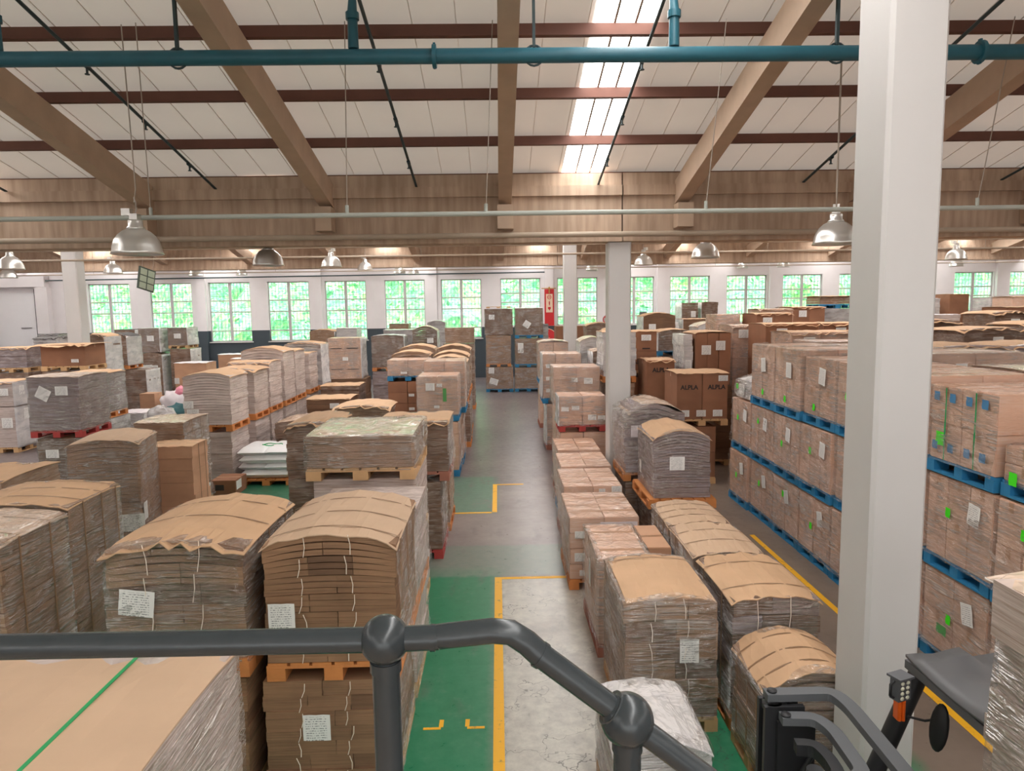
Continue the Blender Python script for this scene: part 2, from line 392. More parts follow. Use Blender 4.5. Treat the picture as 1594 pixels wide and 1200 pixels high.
# ---------------------------------------------------------------- pallets and loads
def pallet_mesh(kind, cache={}):
    if kind in cache: return cache[kind]
    m = MB()   # 1 x 1 footprint (scaled), .144 high; entry sides front/back and left/right
    for k in range(6):
        x = -.5 + k * (1 / 6) + .012; m.box(x, x + 1 / 6 - .024, -.5, .5, .122, .144)
    for y in (-.5, -.06, .38): m.box(-.5, .5, y, y + .12, .1, .1215)
    for x in (-.5, -.07, .36):
        for y in (-.5, -.06, .38): m.box(x, x + .14, y, y + .12, .022, .0995)
    for x in (-.5, -.07, .36): m.box(x, x + .14, -.5, .5, 0, .0215)
    cache[kind] = m.mesh('pallet', M[kind]); return cache[kind]

def carton_mesh(w, d, h, mat, tape=True, cache={}):
    key = (round(w, 3), round(d, 3), round(h, 3), mat, tape)
    if key in cache: return cache[key]
    m = MB(); m.box(-w / 2, w / 2, -d / 2, d / 2, 0, h)
    me = bpy.data.meshes.new('carton'); me.from_pydata(m.v, [], m.f)
    bm = bmesh.new(); bm.from_mesh(me); bmesh.ops.recalc_face_normals(bm, faces=bm.faces)
    bmesh.ops.bevel(bm, geom=list(bm.edges), offset=.008, segments=2, affect='EDGES')
    bm.to_mesh(me); bm.free()
    me.materials.append(M[mat]); me.materials.append(M['tape'])
    if tape:
        t = MB(); e = .0012
        t.box(-w / 2 + .01, w / 2 - .01, -.03, .03, h - .001, h + e, 1)
        t.box(-w / 2 - e, -w / 2 + .001, -.03, .03, h - .1, h - .008, 1); t.box(w / 2 - .001, w / 2 + e, -.03, .03, h - .1, h - .008, 1)
        n0 = len(me.vertices); f0 = len(me.polygons)
        bm = bmesh.new(); bm.from_mesh(me)
        vs = [bm.verts.new(v) for v in t.v]
        for f in t.f:
            ff = bm.faces.new([vs[i] for i in f]); ff.material_index = 1
        bmesh.ops.recalc_face_normals(bm, faces=bm.faces); bm.to_mesh(me); bm.free()
    cache[key] = me; return me

def label_mesh(w, h, mat, cache={}):
    key = (w, h, mat)
    if key in cache: return cache[key]
    m = MB(); n = 4; vs = []; fs = []
    for j in range(n + 1):
        for i in range(n + 1):
            vs.append((-w / 2 + w * i / n, -.004 - .006 * abs(math.sin(i * 1.7 + j * 1.1)), h * j / n))
    for j in range(n):
        for i in range(n): a = j * (n + 1) + i; fs.append((a, a + 1, a + n + 2, a + n + 1))
    m.add(vs, fs, 0, True); cache[key] = m.mesh('paper_label', M[mat]); return cache[key]

def stick(root, face, u, z, w, h, W, D, mat='label', name='paper_label', rot=0, off=.014):
    """flat sticker on a face: F(-y) L(-x) R(+x) B; u along the face from -1..1"""
    o = put(name, label_mesh(w, h, mat), root)
    if face == 'F': o.location = (u * W / 2, -D / 2 - off, z); a = 0
    elif face == 'L': o.location = (-W / 2 - off, -u * D / 2, z); a = -PI / 2
    else: o.location = (W / 2 + off, u * D / 2, z); a = PI / 2
    o.rotation_euler = (0, rot, a)
    return o

def film_shell(root, W, D, z0, z1, arch=0, rim=.1, amp=.02, seed=0, top=False):
    m = MB(); n = 44; rows = 14; g = .018
    def per(t):
        p = 2 * (W + D) * t
        for (ax, ay, bx, by, L) in ((-1, -1, 1, -1, W), (1, -1, 1, 1, D), (1, 1, -1, 1, W), (-1, 1, -1, -1, D)):
            if p <= L + 1e-9:
                q = p / L; return Vector(((ax + (bx - ax) * q) * W / 2, (ay + (by - ay) * q) * D / 2, 0))
            p -= L
        return Vector((-W / 2, -D / 2, 0))
    vs = []; R = rows + (3 if rim else 1)
    for j in range(R):
        for k in range(n):
            p = per(k / n); x, y = p.x, p.y
            nn = Vector((x / (W / 2), y / (D / 2), 0)); nn = Vector((round(nn.x * .52), round(nn.y * .52), 0))
            if nn.length == 0: nn = Vector((x, y, 0))
            nn.normalize()
            if j <= rows: z = z0 + (z1 - z0) * j / rows; f = 1
            else: z = z1 + .012; f = 1 - rim * (j - rows) / 3
            u = 2 * x / W; z += arch * (1 - u * u) * (j / rows if j < rows else 1)
            w = noise.noise(Vector((x * 3 + seed, y * 3, z * 5 + x * 2))) * amp + noise.noise(Vector((x * 9, y * 9 + seed, z * 14))) * amp * .5
            vs.append(Vector((x * f, y * f, z)) + (nn * (.008 + amp * .45 + w * .5) if j <= rows else Vector((nn.x * .01, nn.y * .01, w * .5 + .006))))
    fs = [(j * n + k, j * n + (k + 1) % n, (j + 1) * n + (k + 1) % n, (j + 1) * n + k) for j in range(R - 1) for k in range(n)]
    m.add(vs, fs, 0, True)
    return m.build('stretch_film', M['shell'], root)

LOADS = {}
def load(key, x0, x1, y0, y1, z0, z1, style, pal, label, group, top=None, arch=0, near=False, nl=None, labels=(), shell=False, rim=.0,
         mat=None, grid=(2, 2, 3), flap=False, rz=0, lean=(0, 0), cmat=None, strings=0, straps=(), side='', smat='white_film_and_sheen', name=None, jit=.012, tape=True, over=.02, amp=.02):
    r = random.Random(key)
    W, D = x1 - x0, y1 - y0; cx, cy = (x0 + x1) / 2, (y0 + y1) / 2
    nm = name or {'b': 'cardboard_pallet_load', 'c': 'carton_pallet_load'}[style]
    root = thing(nm, label, 'pallet load', (cx, cy, z0), group, rz); LOADS[key] = root
    zb = 0
    if pal:
        p = put('pallet', pallet_mesh(pal), root); p.scale = (W + .02, D + .02, 1); zb = .146
        p['label'] = {'orange': 'orange wooden pallet', 'blue': 'blue painted pallet', 'red': 'red painted pallet', 'wood': 'bare wooden pallet', 'redbrown': 'worn red wooden pallet'}[pal]
    H = z1 - z0
    if style == 'b':
        h = H - zb; nl = nl or max(3, round(h / .13)); t = h / nl
        mat = mat or 'kraft'
        if near:
            for i in range(nl):
                cuts = sorted([-W / 2, W / 2] + [W * (q - .5) for q in ((.34, .68) if i % 2 else (.55,) if i % 3 else (.46,))])
                dy = r.uniform(-jit, jit)
                for a, b in zip(cuts, cuts[1:]):
                    m = MB(); ex = r.uniform(-jit, jit)
                    xa = a + (ex if a == cuts[0] else .002); xb = b + (r.uniform(-jit, jit) if b == cuts[-1] else -.002)
                    for q in range(3):   # three folded blanks thick
                        zz = zb + i * t + q * t / 3; e2 = r.uniform(-.0025, .0025)
                        m.slab(xa + e2, xb + e2, -D / 2 + dy + e2, D / 2 + dy, zz + (.002 if q == 0 else .0002), zz + t / 3, arch * ((zz - zb) / h) ** 3, W * 1.03, 8)
                    m.build('bundle', M[r.choice(near) if isinstance(near, tuple) else mat], root)
        else:
            m = MB(); dx = dy = 0
            for i in range(nl):
                dx = r.uniform(-jit, jit); dy = r.uniform(-jit, jit); lx = lean[0] * i / nl; ly = lean[1] * i / nl
                for q in range(2):
                    e = r.uniform(-.004, .004); zz = zb + i * t + q * t / 2
                    m.slab(-W / 2 + dx + e + lx, W / 2 + dx - e + lx, -D / 2 + dy + e + ly, D / 2 + dy - e + ly, zz + (.004 if q == 0 else .0005), zz + t / 2, arch * ((zz - zb) / h) ** 1.6, W * 1.05, 6)
            m.build('cardboard_stack', M[mat], root)
        ztop = H
    else:
        nx, ny, nz = grid; w, d, h = W / nx, D / ny, (H - zb) / nz; cm = cmat or 'carton_film'
        me = carton_mesh(w - .006, d - .006, h - .003, cm, tape)
        for k in range(nz):
            for j in range(ny):
                for i in range(nx):
                    if 0 < i < nx - 1 and 0 < j < ny - 1 and k < nz - 1: continue
                    if j > 0 and ny > 1 and k < nz - 1 and 0 < i < nx - 1: continue
                    c = put('carton', me, root, (-W / 2 + (i + .5) * w + r.uniform(-.005, .005) + lean[0] * k / nz, -D / 2 + (j + .5) * d + r.uniform(-.006, .006), zb + k * h))
        ztop = H
    if top:
        m = MB(); T = .008; seg = 14; ny_ = 5; ov = over; vs = []; fs = []
        for j in range(ny_ + 1):
            for i in range(seg + 1):
                x = -W / 2 - ov + (W + 2 * ov) * i / seg; y = -D / 2 - ov + (D + 2 * ov) * j / ny_
                u = max(-1, min(1, 2 * x / (W * 1.03))); z = ztop + arch * (1 - u * u) + .004
                if arch > 0 and abs(2 * x / W) > 1: z -= .02
                if j in (0, ny_): z -= .008 + r.uniform(0, .012); y += r.uniform(-.012, .012)
                if flap and j == 0: z -= r.uniform(.0, .07); y -= r.uniform(0, .03)
                z += r.uniform(-.003, .003) + .006 * math.sin(i * 1.3 + j * .9)
                vs.append((x + lean[0], y + lean[1], z))
        n1 = len(vs); vs += [(x, y, z + T) for x, y, z in vs]
        q = seg + 1
        for j in range(ny_):
            for i in range(seg):
                a = j * q + i; fs.append((a, a + q, a + q + 1, a + 1)); fs.append((n1 + a, n1 + a + 1, n1 + a + q + 1, n1 + a + q))
        for i in range(seg): fs.append((i, i + 1, n1 + i + 1, n1 + i)); a = ny_ * q + i; fs.append((a + 1, a, n1 + a, n1 + a + 1))
        for j in range(ny_): a = j * q; fs.append((a + q, a, n1 + a, n1 + a + q)); a = j * q + seg; fs.append((a, a + q, n1 + a + q, n1 + a))
        m.add(vs, fs, 0, False); m.build('top_sheet', M[top], root)
    for st in straps:      # (u along y -1..1, material) a strap running across x over the top sheet, or ('x', u, mat) along y
        m = MB(); n = 12
        if st[0] == 'x':
            _, u, mt = st; x = u * W / 2; uu = u / 1.03; z = ztop + arch * (1 - uu * uu) + .016
            m.box(x - .009, x + .009, -D / 2 - .03, D / 2 + .03, z, z + .003); m.box(x - .009, x + .009, -D / 2 - .033, -D / 2 - .03, zb, z + .003)
        else:
            u, mt = st; y = u * D / 2
            for i in range(n):
                xa = -W / 2 - .02 + (W + .04) * i / n; xb = -W / 2 - .02 + (W + .04) * (i + 1) / n
                za, zc = [ztop + arch * (1 - (2 * x / (W * 1.03)) ** 2) + .0145 for x in (xa, xb)]
                m.add([(xa, y - .005, za), (xb, y - .005, zc), (xb, y + .005, zc), (xa, y + .005, za), (xa, y - .008, za + .0015), (xb, y - .008, zc + .0015), (xb, y + .008, zc + .0015), (xa, y + .008, za + .0015)],
                      [(0, 3, 2, 1), (4, 5, 6, 7), (0, 1, 5, 4), (1, 2, 6, 5), (2, 3, 7, 6), (3, 0, 4, 7)])
            for sx in (-1, 1): m.box(sx * (W / 2 + .022) - .002, sx * (W / 2 + .022) + .002, y - .008, y + .008, zb + .02, ztop + .0)
        m.build('strap', M[mt], root)
    if strings:
        h = H - zb
        for k in range(strings):
            for c_, u in enumerate((-.42, .3)):
                za = zb + h * (k + .08 * c_) / strings; x = u * W / 2 + r.uniform(-.03, .03); x2 = x + r.uniform(-.03, .03)
                zz = za + h / strings * .92; aa = arch * .5
                la = arch * ((za - zb) / h) ** 3 * (1 - (2 * x / W) ** 2); lb = arch * (min(1, (zz - zb) / h)) ** 3 * (1 - (2 * x2 / W) ** 2)
                m = MB(); m.tube([(x, -D / 2 - jit - .006, za + la), ((x + x2) / 2 + .01, -D / 2 - jit - .008, (za + zz + la + lb) / 2), (x2, -D / 2 - jit - .006, zz + lb)], .0035, 5)
                m.build('twine', M['twine'], root)
    for c in side:  # white sides: grazing sheen on wrapped faces built as opaque white sheets
        m = MB(); n1, n2 = 10, 16; vs = []; sg = 1 if c == 'R' else -1; q0 = r.uniform(0, 60)
        for j in range(n2 + 1):
            for i in range(n1 + 1):
                yy = -D / 2 - .02 + (D + .04) * i / n1; zz = zb * .93 + (H - zb * .93 - .006) * j / n2
                d = .016 + .022 * noise.noise(Vector((yy * 2 + q0, zz * 4, 0))) + .02 * noise.noise(Vector((yy * 5, zz * 9 + q0, 2))) + (.03 * (1 - j / n2) ** 4)
                vs.append((sg * (W / 2 + max(.012, d)), yy, zz))
        n0 = len(vs); vs += [(sg * (W / 2 + .004), y_, z_) for x_, y_, z_ in vs]; q = n1 + 1
        fs = []
        for j in range(n2):
            for i in range(n1): a = j * q + i; fs += [(a, a + 1, a + q + 1, a + q)] + ([(n0 + a, n0 + a + q, n0 + a + q + 1, n0 + a + 1)] if smat == 'white_film_and_sheen' else [])
        if smat != 'white_film_and_sheen': vs = vs[:n0]
        for i in range(n1 if smat == 'white_film_and_sheen' else 0): a = i; fs.append((a, n0 + a, n0 + a + 1, a + 1)); a = n2 * q + i; fs.append((a, a + 1, n0 + a + 1, n0 + a))
        for j in range(n2 if smat == 'white_film_and_sheen' else 0): a = j * q; fs.append((a, a + q, n0 + a + q, n0 + a)); a = j * q + n1; fs.append((a, n0 + a, n0 + a + q, a + q))
        m.add(vs, fs, 0, True); m.build('stretch_film', M[smat], root)
    if shell: film_shell(root, W, D, max(.02, zb * .8), H, arch, rim, amp, r.uniform(0, 50))
    for l in labels: stick(root, *l[:5], W, D, *l[5:])
    return root

# ---------------------------------------------------------------- room shell
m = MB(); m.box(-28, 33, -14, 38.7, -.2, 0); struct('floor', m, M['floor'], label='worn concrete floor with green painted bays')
ni = [0]
def trim_line(x0, x1, y0, y1, label):
    ni[0] += 1; m = MB(); m.box(x0, x1, y0, y1, .0005, .003); struct('trim_%d' % ni[0], m, M['yellow'], label=label)
trim_line(-.1, 0, 2, 9.6, 'long yellow floor line beside the green walkway')
trim_line(0.001, .95, 9.52, 9.6, 'yellow cross line at the far end of the pale bay')
trim_line(-.16, -.07, 12.8, 14.9, 'short yellow floor line further up the aisle')
trim_line(-.95, -.17, 12.75, 12.82, 'thin yellow cross line towards the red pallet')
trim_line(-.069, .5, 14.83, 14.9, 'far faint yellow cross line in the aisle')
trim_line(4.12, 4.2, 5.2, 11.2, 'yellow floor line along the blue pallet stacks')
def ell(x, y, sx):
    ni[0] += 1; m = MB(); m.box(min(x, x + sx * .16), max(x, x + sx * .16), y, y + .035, .0005, .003); m.box(x - .02, x + .02, y + .0351, y + .15, .0005, .003)
    struct('trim_%d' % ni[0], m, M['yellow'], label='small yellow corner mark on the green floor')
ell(-.58, 6.0, -1); ell(-.34, 6.0, 1)

M['doorwhite'] = flat('white_door_paint', lin(236, 234, 236), .5, var=.02)
M['frame'] = flat('grey_window_frame', lin(196, 188, 192), .5)
M['grille'] = flat('grey_grille', lin(120, 128, 128), .5)
# back wall with window openings
wins = [(-22.16, -19.92), (-18.85, -16.6), (-15.69, -13.44), (-12.5, -10.25), (-9.4, -7.15), (-6.15, -3.95), (-3.07, -.86), (.18, 2.38), (3.3, 5.52), (6.45, 8.65), (9.52, 11.72), (12.66, 14.89), (15.78, 17.98), (18.93, 21.16), (22.1, 24.35), (25.37, 27.57), (28.5, 30.7)]
YB = 38.7; ZT = 5.42
m = MB()
m.box(-28, 33, YB, YB + .3, ZT, 9.2)
prev = -28
for i, (a, b) in enumerate(wins):
    zb = 2.2 if i < 7 else 2.82
    m.box(prev, a, YB, YB + .3, 0, ZT); m.box(a, b, YB, YB + .3, 0, zb); prev = b
m.box(prev, 33, YB, YB + .3, 0, ZT)
struct('wall_back', m, M['wall'], label='white back wall with dark slate lower band')
for i, (a, b) in enumerate(wins):
    zb = 2.2 if i < 7 else 2.82; w = b - a; y = YB + .12; c = (a + b) / 2
    f = MB(); t = .06
    f.box(a, a + t, y, y + .06, zb, ZT); f.box(b - t, b, y, y + .06, zb, ZT); f.box(a, b, y, y + .06, ZT - t, ZT); f.box(a, b, y, y + .06, zb, zb + t)
    f.box(c - .075, c + .075, y - .02, y + .06, zb, ZT)
    H_ = ZT - zb
    for fr in (.31, .5, .82): z = ZT - H_ * fr; f.box(a, b, y + .005, y + .05, z - .035, z + .035)
    o = struct('window_%d' % (i + 1), f, M['frame'], label='steel-framed window in the back wall')
    g = MB()
    for k in range(1, 12):
        if k == 6: continue
        x = a + w * k / 12; g.box(x - .009, x + .009, y + .07, y + .085, zb, ZT)
    for k in range(1, 9): z = ZT - H_ * .31 * k / 4 if k < 4 else ZT - H_ * (.31 + .69 * (k - 3) / 6); g.box(a, b, y + .075, y + .085, z - .008, z + .008)
    g.build('security_grille', M['grille'], o)
    p = MB(); p.box(a + t, b - t, y + .02, y + .026, zb + t, ZT - t); p.build('pane', M['glass'], o)
    s = MB(); s.box(a - .06, b + .06, YB - .07, YB - .001, zb - .06, zb); s.build('window_sill', M['white'], o)
for k, x in enumerate((-16.0, -9.75, -3.5, 9.0, 15.2, 21.6, 27.85)):
    ni[0] += 1; m = MB(); m.box(x - .22, x + .22, YB - .2, YB - .001, 0, 8); struct('trim_%d' % ni[0], m, M['wall'], label='flat pilaster between the back wall windows')
ni[0] += 1; m = MB(); m.box(2.6, 3.08, YB - .25, YB - .001, 0, 8); struct('trim_%d' % ni[0], m, M['wall'], label='pilaster behind the red fire sign')
m = MB(); m.tube([(-27.9, YB - .27, 5.62), (2.6, YB - .27, 5.72)], .035, 8); tag(m.build('conduit_pipe', M['darkteal']), 'thin dark pipe running along the back wall above the windows', 'pipe')
m = MB(); m.box(-27.9, -24.95, YB - .12, YB - .04, .02, 5.0); o = struct('door_1', m, M['doorwhite'], label='large white sliding door at the far left')
h = MB(); h.box(-25.75, -25.2, YB - .17, YB - .121, 3.1, 3.14); h.build('door_handle', M['charcoal'], o)
h = MB(); h.box(-24.94, -24.82, YB - .16, YB - .02, .02, 5.2); h.build('door_edge', M['black'], o)
ni[0] += 1; m = MB(); m.box(-27.9, -24.2, YB - .4, YB - .001, 5.3, 5.9); struct('trim_%d' % ni[0], m, M['wall'], label='white lintel over the sliding door')
ni[0] += 1; m = MB(); m.box(-24.75, -24.1, YB - .4, YB - .001, 0, 5.29); struct('trim_%d' % ni[0], m, M['wall'], label='white pier beside the sliding door')
m = MB(); m.box(-28.2, -28, -14, 38.7, 0, 8.5); struct('wall_left', m, M['wall'])
m = MB(); m.box(33, 33.2, -14, 38.7, 0, 8.5); struct('wall_right', m, M['wall'])

m = MB(); m.box(-28, -9, -14.2, -14, 0, 8.5); m.box(9, 33, -14.2, -14, 0, 8.5); m.box(-9, 9, -14.2, -14, 4.2, 8.5); struct('wall_rear', m, M['wall'], label='unseen rear wall, its opening shaped for the daylight')  # unseen wall with an opening, added to cut daylight from behind
# gabled roof bays over valley girders
SL = .223
VZ = 6.08
BP = [(-13.3, 0), (-6.7, 1), (-.1, 0), (6.6, 1), (13.2, 0), (20.35, 1), (27.5, 0), (34.65, 1), (41.8, 0)]
def roofz(y):
    for (a, p), (b, q) in zip(BP, BP[1:]):
        if a <= y <= b + .01:
            h = (b - a) * SL; t = (y - a) / (b - a); return VZ + h * (p + (q - p) * t)
    return VZ
skx = [(-20.6, -19.85), (-9.9, -9.1), (1.22, 1.98), (12.3, 13.05), (23.4, 24.15)]
fill_skx = [-25.8, -15.4, -4.6, 6.6, 17.6, 29]  # extra glowing strips added in the unseen bays to brighten the hall's back
def plane_quad(mb, x0, x1, ya, yb, off, mi=0, th=.05):
    za, zb = roofz(ya) + off, roofz(yb) + off
    if th == 0:
        mb.add([(x0, ya, za), (x1, ya, za), (x1, yb, zb), (x0, yb, zb)], [(0, 3, 2, 1)], mi); return
    mb.add([(x0, ya, za), (x1, ya, za), (x1, yb, zb), (x0, yb, zb), (x0, ya, za + th), (x1, ya, za + th), (x1, yb, zb + th), (x0, yb, zb + th)],
           [(0, 3, 2, 1), (4, 5, 6, 7), (0, 1, 5, 4), (1, 2, 6, 5), (2, 3, 7, 6), (3, 0, 4, 7)], mi)
slopes = [(-13.3, -6.7), (-6.7, -.1), (-.1, 6.6), (6.6, 13.2), (13.2, 20.35), (20.35, 27.5), (27.5, 34.65), (34.65, 38.9)]
m = MB()
for si_, (ya, yb) in enumerate(slopes):
    prev = -28.2
    for (a, b) in sorted(skx + ([(x_, x_ + .8) for x_ in fill_skx] if si_ > 3 else [])) + [(33.2, 33.2)]:
        plane_quad(m, prev, a, ya, yb, .16, 0, 0); prev = b
        x = math.ceil(prev / .53)
    x = -28.0
    while x < 33:
        if not any(a - .06 < x < b + .06 for a, b in skx + [(x_, x_ + .8) for x_ in fill_skx if si_ > 3]): plane_quad(m, x, x + .007, ya, yb, .146, 0, .013)
        x += .53
struct('ceiling', m, M['roof'], label='pale ribbed roof sheeting')
n = 0
for si, (ya, yb) in enumerate(slopes):
    for (a, b) in skx + ([(x_, x_ + .8) for x_ in fill_skx] if si > 3 else []):
        n += 1; m = MB(); L = yb - ya
        plane_quad(m, a, b, ya + .02, yb - .02, .165, 0, .03)
        o = struct('skylight_or_fill_%d' % n, m, M['skylight_or_fill'], label='bright translucent rooflight or added unseen fill strip')
        if si == 3 and -3 < a < 3:
            r = MB()
            for k in (1, 2): x = a + (b - a) * k / 3; plane_quad(r, x - .014, x + .014, ya + .03, yb - .03, .14, 0, .02)
            r.build('joint', M['wire'], o)
# purlins
purl = [13.1 - 1.42 * k for k in range(5)] + [5.9, 4.5, 3, 1.5, .3] + [14, 15.5, 17, 18.5, 20, 21.8, 23.3, 24.8, 26.2, 28.5, 30, 31.5, 33, 34.6, 36.3]
for i, y in enumerate(purl):
    z = roofz(y); m = MB(); m.box(-28.2, 33.2, y - .03, y + .03, z + .005, z + .138); m.box(-28.2, 33.2, y - .065, y + .0299, z - .008, z + .005)
    tag(m.build('purlin', M['purlin']), 'rust-red roof purlin running across the sheeting', 'roof purlin', 'roof purlins', 'structure')
# rafters
for k in range(-9, 11):
    x = .17 + 3.2 * k
    for si, (ya, yb) in enumerate(slopes[2:]):
        m = MB(); yy = yb - (.02 if si < 5 else .25)
        za, zb = roofz(ya) - .08, roofz(yb) - .08; hw = .115
        zz = zb + (za - zb) * (yb - yy) / (yb - ya)
        m.add([(x - hw, ya, za - .42), (x + hw, ya, za - .42), (x + hw, yy, zz - .42), (x - hw, yy, zz - .42), (x - hw, ya, za), (x + hw, ya, za), (x + hw, yy, zz), (x - hw, yy, zz)],
              [(0, 3, 2, 1), (4, 5, 6, 7), (0, 1, 5, 4), (1, 2, 6, 5), (2, 3, 7, 6), (3, 0, 4, 7)])
        if si == 1 and abs(x) < 15: m.box(x - .14, x + .14, 12.6, 12.94, 5.2, 5.62)
        tag(m.build('roof_beam', M['beam']), 'sloping concrete roof beam under the sheeting', 'roof beam', 'sloping roof beams', 'structure')
# valley girders
def girder(y, z0, z1, label, joints):
    pr = -28
    for j in joints + [33]:
        m = MB(); m.box(pr, j - .012, y, y + .4, z0, z1); m.box(pr, j - .012, y - .07, y - .0005, z1 - .4, z1 - .22); m.box(pr, j - .012, y - .06, y - .0005, z0, z0 + .09)
        tag(m.build('valley_girder', M['concrete']), label, 'girder', 'valley girders', 'structure'); pr = j + .012
girder(12.95, 4.98, 6.2, 'deep board-marked concrete valley girder across the hall', [-8.9, 2.3, 13.5, 24])
girder(27.3, 5.42, 6.2, 'second concrete valley girder nearer the back wall', [2.35])
# columns
def column(x0, x1, y0, y1, zt, label):
    m = MB(); c = .025
    m.prism([(x0 + c, y0), (x1 - c, y0), (x1, y0 + c), (x1, y1 - c), (x1 - c, y1), (x0 + c, y1), (x0, y1 - c), (x0, y0 + c)], 0, zt)
    tag(m.build('column', M['white']), label, 'column', None, 'structure')
column(2.47, 2.845, 4.5, 4.92, 7.1, 'large white square column in the right foreground')
column(2.05, 2.47, 12.96, 13.34, 4.97, 'white column at the middle of the hall behind the film-wrapped bags')
column(2.28, 2.72, 24.0, 24.44, 6.6, 'slim white column further back beside the red fire sign')
column(-13.85, -13.38, 22.85, 23.32, 6.6, 'white column on the left side of the hall')
column(13.4, 13.8, 12.96, 13.34, 4.97, 'white column at the far right of the hall')
# hillside foliage outside
m = MB(); r = random.Random(3); nx, nz = 150, 22
vs = []
for j in range(nz + 1):
    for i in range(nx + 1):
        x = -50 + 110 * i / nx; z = -1 + 13 * j / nz; y = 44 + z * 1.1
        d = noise.noise(Vector((x * .5, z * .5, 1))) * 1.6 + noise.noise(Vector((x * 1.7, z * 1.7, 5))) * .6
        vs.append((x, y - d, z + d * .3))
m.add(vs, [(j * (nx + 1) + i, j * (nx + 1) + i + 1, (j + 1) * (nx + 1) + i + 1, (j + 1) * (nx + 1) + i) for j in range(nz) for i in range(nx)], 0)
for k in range(5200):
    x = r.uniform(-34, 46); z = r.uniform(1, 8.5); y = 43.6 + z * 1.1 - r.uniform(0, 1.6); s = r.uniform(.12, .3)
    a = Vector((r.gauss(0, 1), r.gauss(0, 1), r.gauss(0, 1))).normalized() * s; b = a.cross(Vector((r.gauss(0, 1), r.gauss(0, 1), r.gauss(0, 1)))).normalized() * s
    c = Vector((x, y, z)); m.add([c - a, c + b * .5, c + a, c - b * .5], [(0, 1, 2, 3)])
tag(m.build('hillside_foliage', M['leaf']), 'bright green trees and shrubs on the bank outside the windows', 'foliage', None, 'stuff')

# ---------------------------------------------------------------- services
def pipe(name, pts, r, mat, label, cat='pipe', group=None, n=10):
    m = MB(); m.tube(pts, r, n); return tag(m.build(name, M[mat]), label, cat, group)
o = pipe('sprinkler_main_pipe', [(-27.9, 7.5, 6.38), (32.9, 7.5, 6.36)], .075, 'teal', 'thick teal main pipe crossing under the whole roof', 'pipe', None, 16)
for x in (-.6, 5.05):
    c = MB(); c.tube([(x - .02, 7.5, 6.37), (x + .02, 7.5, 6.37)], .115, 16); c.box(x - .012, x + .012, 7.48, 7.52, 6.25, 6.5); c.build('flange', M['teal'], o)
for x in (-3.2, .42, 3.55):
    c = MB(); c.box(x - .015, x + .015, 7.48, 7.52, 6.45, 7.28); c.box(x - .04, x + .04, 7.46, 7.54, 7.0, 7.06); c.tube([(x + .1 * math.cos(t * PI / 8) * .95, 7.5 + 0, 6.37 + .1 * math.sin(t * PI / 8)) for t in range(17)], .012, 6); c.build('pipe_hanger', M['darkteal'], o)
for i, x in enumerate((-16.4, -12.0, -8.7, -5.0, -1.42, 1.86, 5.6, 9.25)):
    t = thing('sprinkler_branch_pipe', None, 'pipe', (x, 7.5, 6.4), 'sprinkler branch pipes under the roof')
    t['label'] = {-5.0: 'dark sprinkler branch pipe running down the roof left of the two left beams', -1.42: 'dark sprinkler branch pipe just left of the middle roof beam', 1.86: 'sprinkler branch pipe along the edge of the bright rooflight strip', 5.6: 'dark sprinkler branch pipe behind the large white column'}.get(x, 'dark sprinkler branch pipe under the sheeting at the far %s of the roof' % ('left' if x < 0 else 'right'))
    mm = MB(); mm.tube([(0, -1.3, roofz(6.8) - .14 - 6.4 - .02), (0, .1, roofz(7.6) - .16 - 6.4), (0, 5.6, roofz(13.1) - .14 - 6.4)], .022, 8); mm.build('branch', M['darkteal'], t)
    mm = MB(); mm.tube([(0, 0, .05), (0, 0, .4), (0, .08, .72)], [.055, .05, .03], 10); mm.tube([(0, 0, .33), (0, 0, .4)], .068, 10); mm.build('riser', M['teal'], t)
    for q in (1.6, 3.0, 4.4):
        mm = MB(); z = roofz(7.5 + q) - .16 - 6.4; mm.tube([(0, q, z), (0, q, z - .09)], .014, 6); mm.tube([(0, q, z - .09), (0, q, z - .1)], .03, 8); mm.tube([(0, q - .05, z + .01), (0, q + .05, z - .01)], .03, 8); mm.build('sprinkler_head', M['darkteal'], t)
o = pipe('lighting_conduit', [(-27.9, 8.8, 4.97), (32.9, 8.8, 4.95)], .03, 'pipe', 'pale grey conduit hung on wires across the hall in front of the girder', 'conduit')
for x in (-11.8, -8.3, -4.2, -1.82, -.12, 2.6, 6.0, 8.9):
    c = MB(); c.tube([(x, 8.8, 4.99), (x + .12, 8.5, roofz(8.5) - .02)], .006, 6); c.build('wire', M['wire'], o)
    c = MB(); c.tube([(x, 8.8, 4.97), (x, 8.8, 5.08)], .022, 8); c.build('clamp', M['pipe'], o)
pipe('service_pipe', [(-27.9, 12.7, 5.12), (32.9, 12.7, 5.06)], .05, 'pipe_tan', 'dusty pipe along the bottom edge of the near girder', 'pipe')
for y, z, rr, lb in ((17, 5.3, .022, 'upper'), (20.8, 5.36, .03, 'middle'), (25.8, 5.22, .02, 'lower')):
    o = pipe('cable_conduit', [(-27.9, y, z), (32.9, y, z)], rr, 'pipe_tan', '%s thin conduit seen under the near girder' % lb, 'conduit')
    for x in (-14.5, -8, -2.2, 2.6, 8, 14.5):
        c = MB(); c.tube([(x, y, z), (x, y, roofz(y) - .05)], .006, 6); c.build('wire', M['wire'], o)

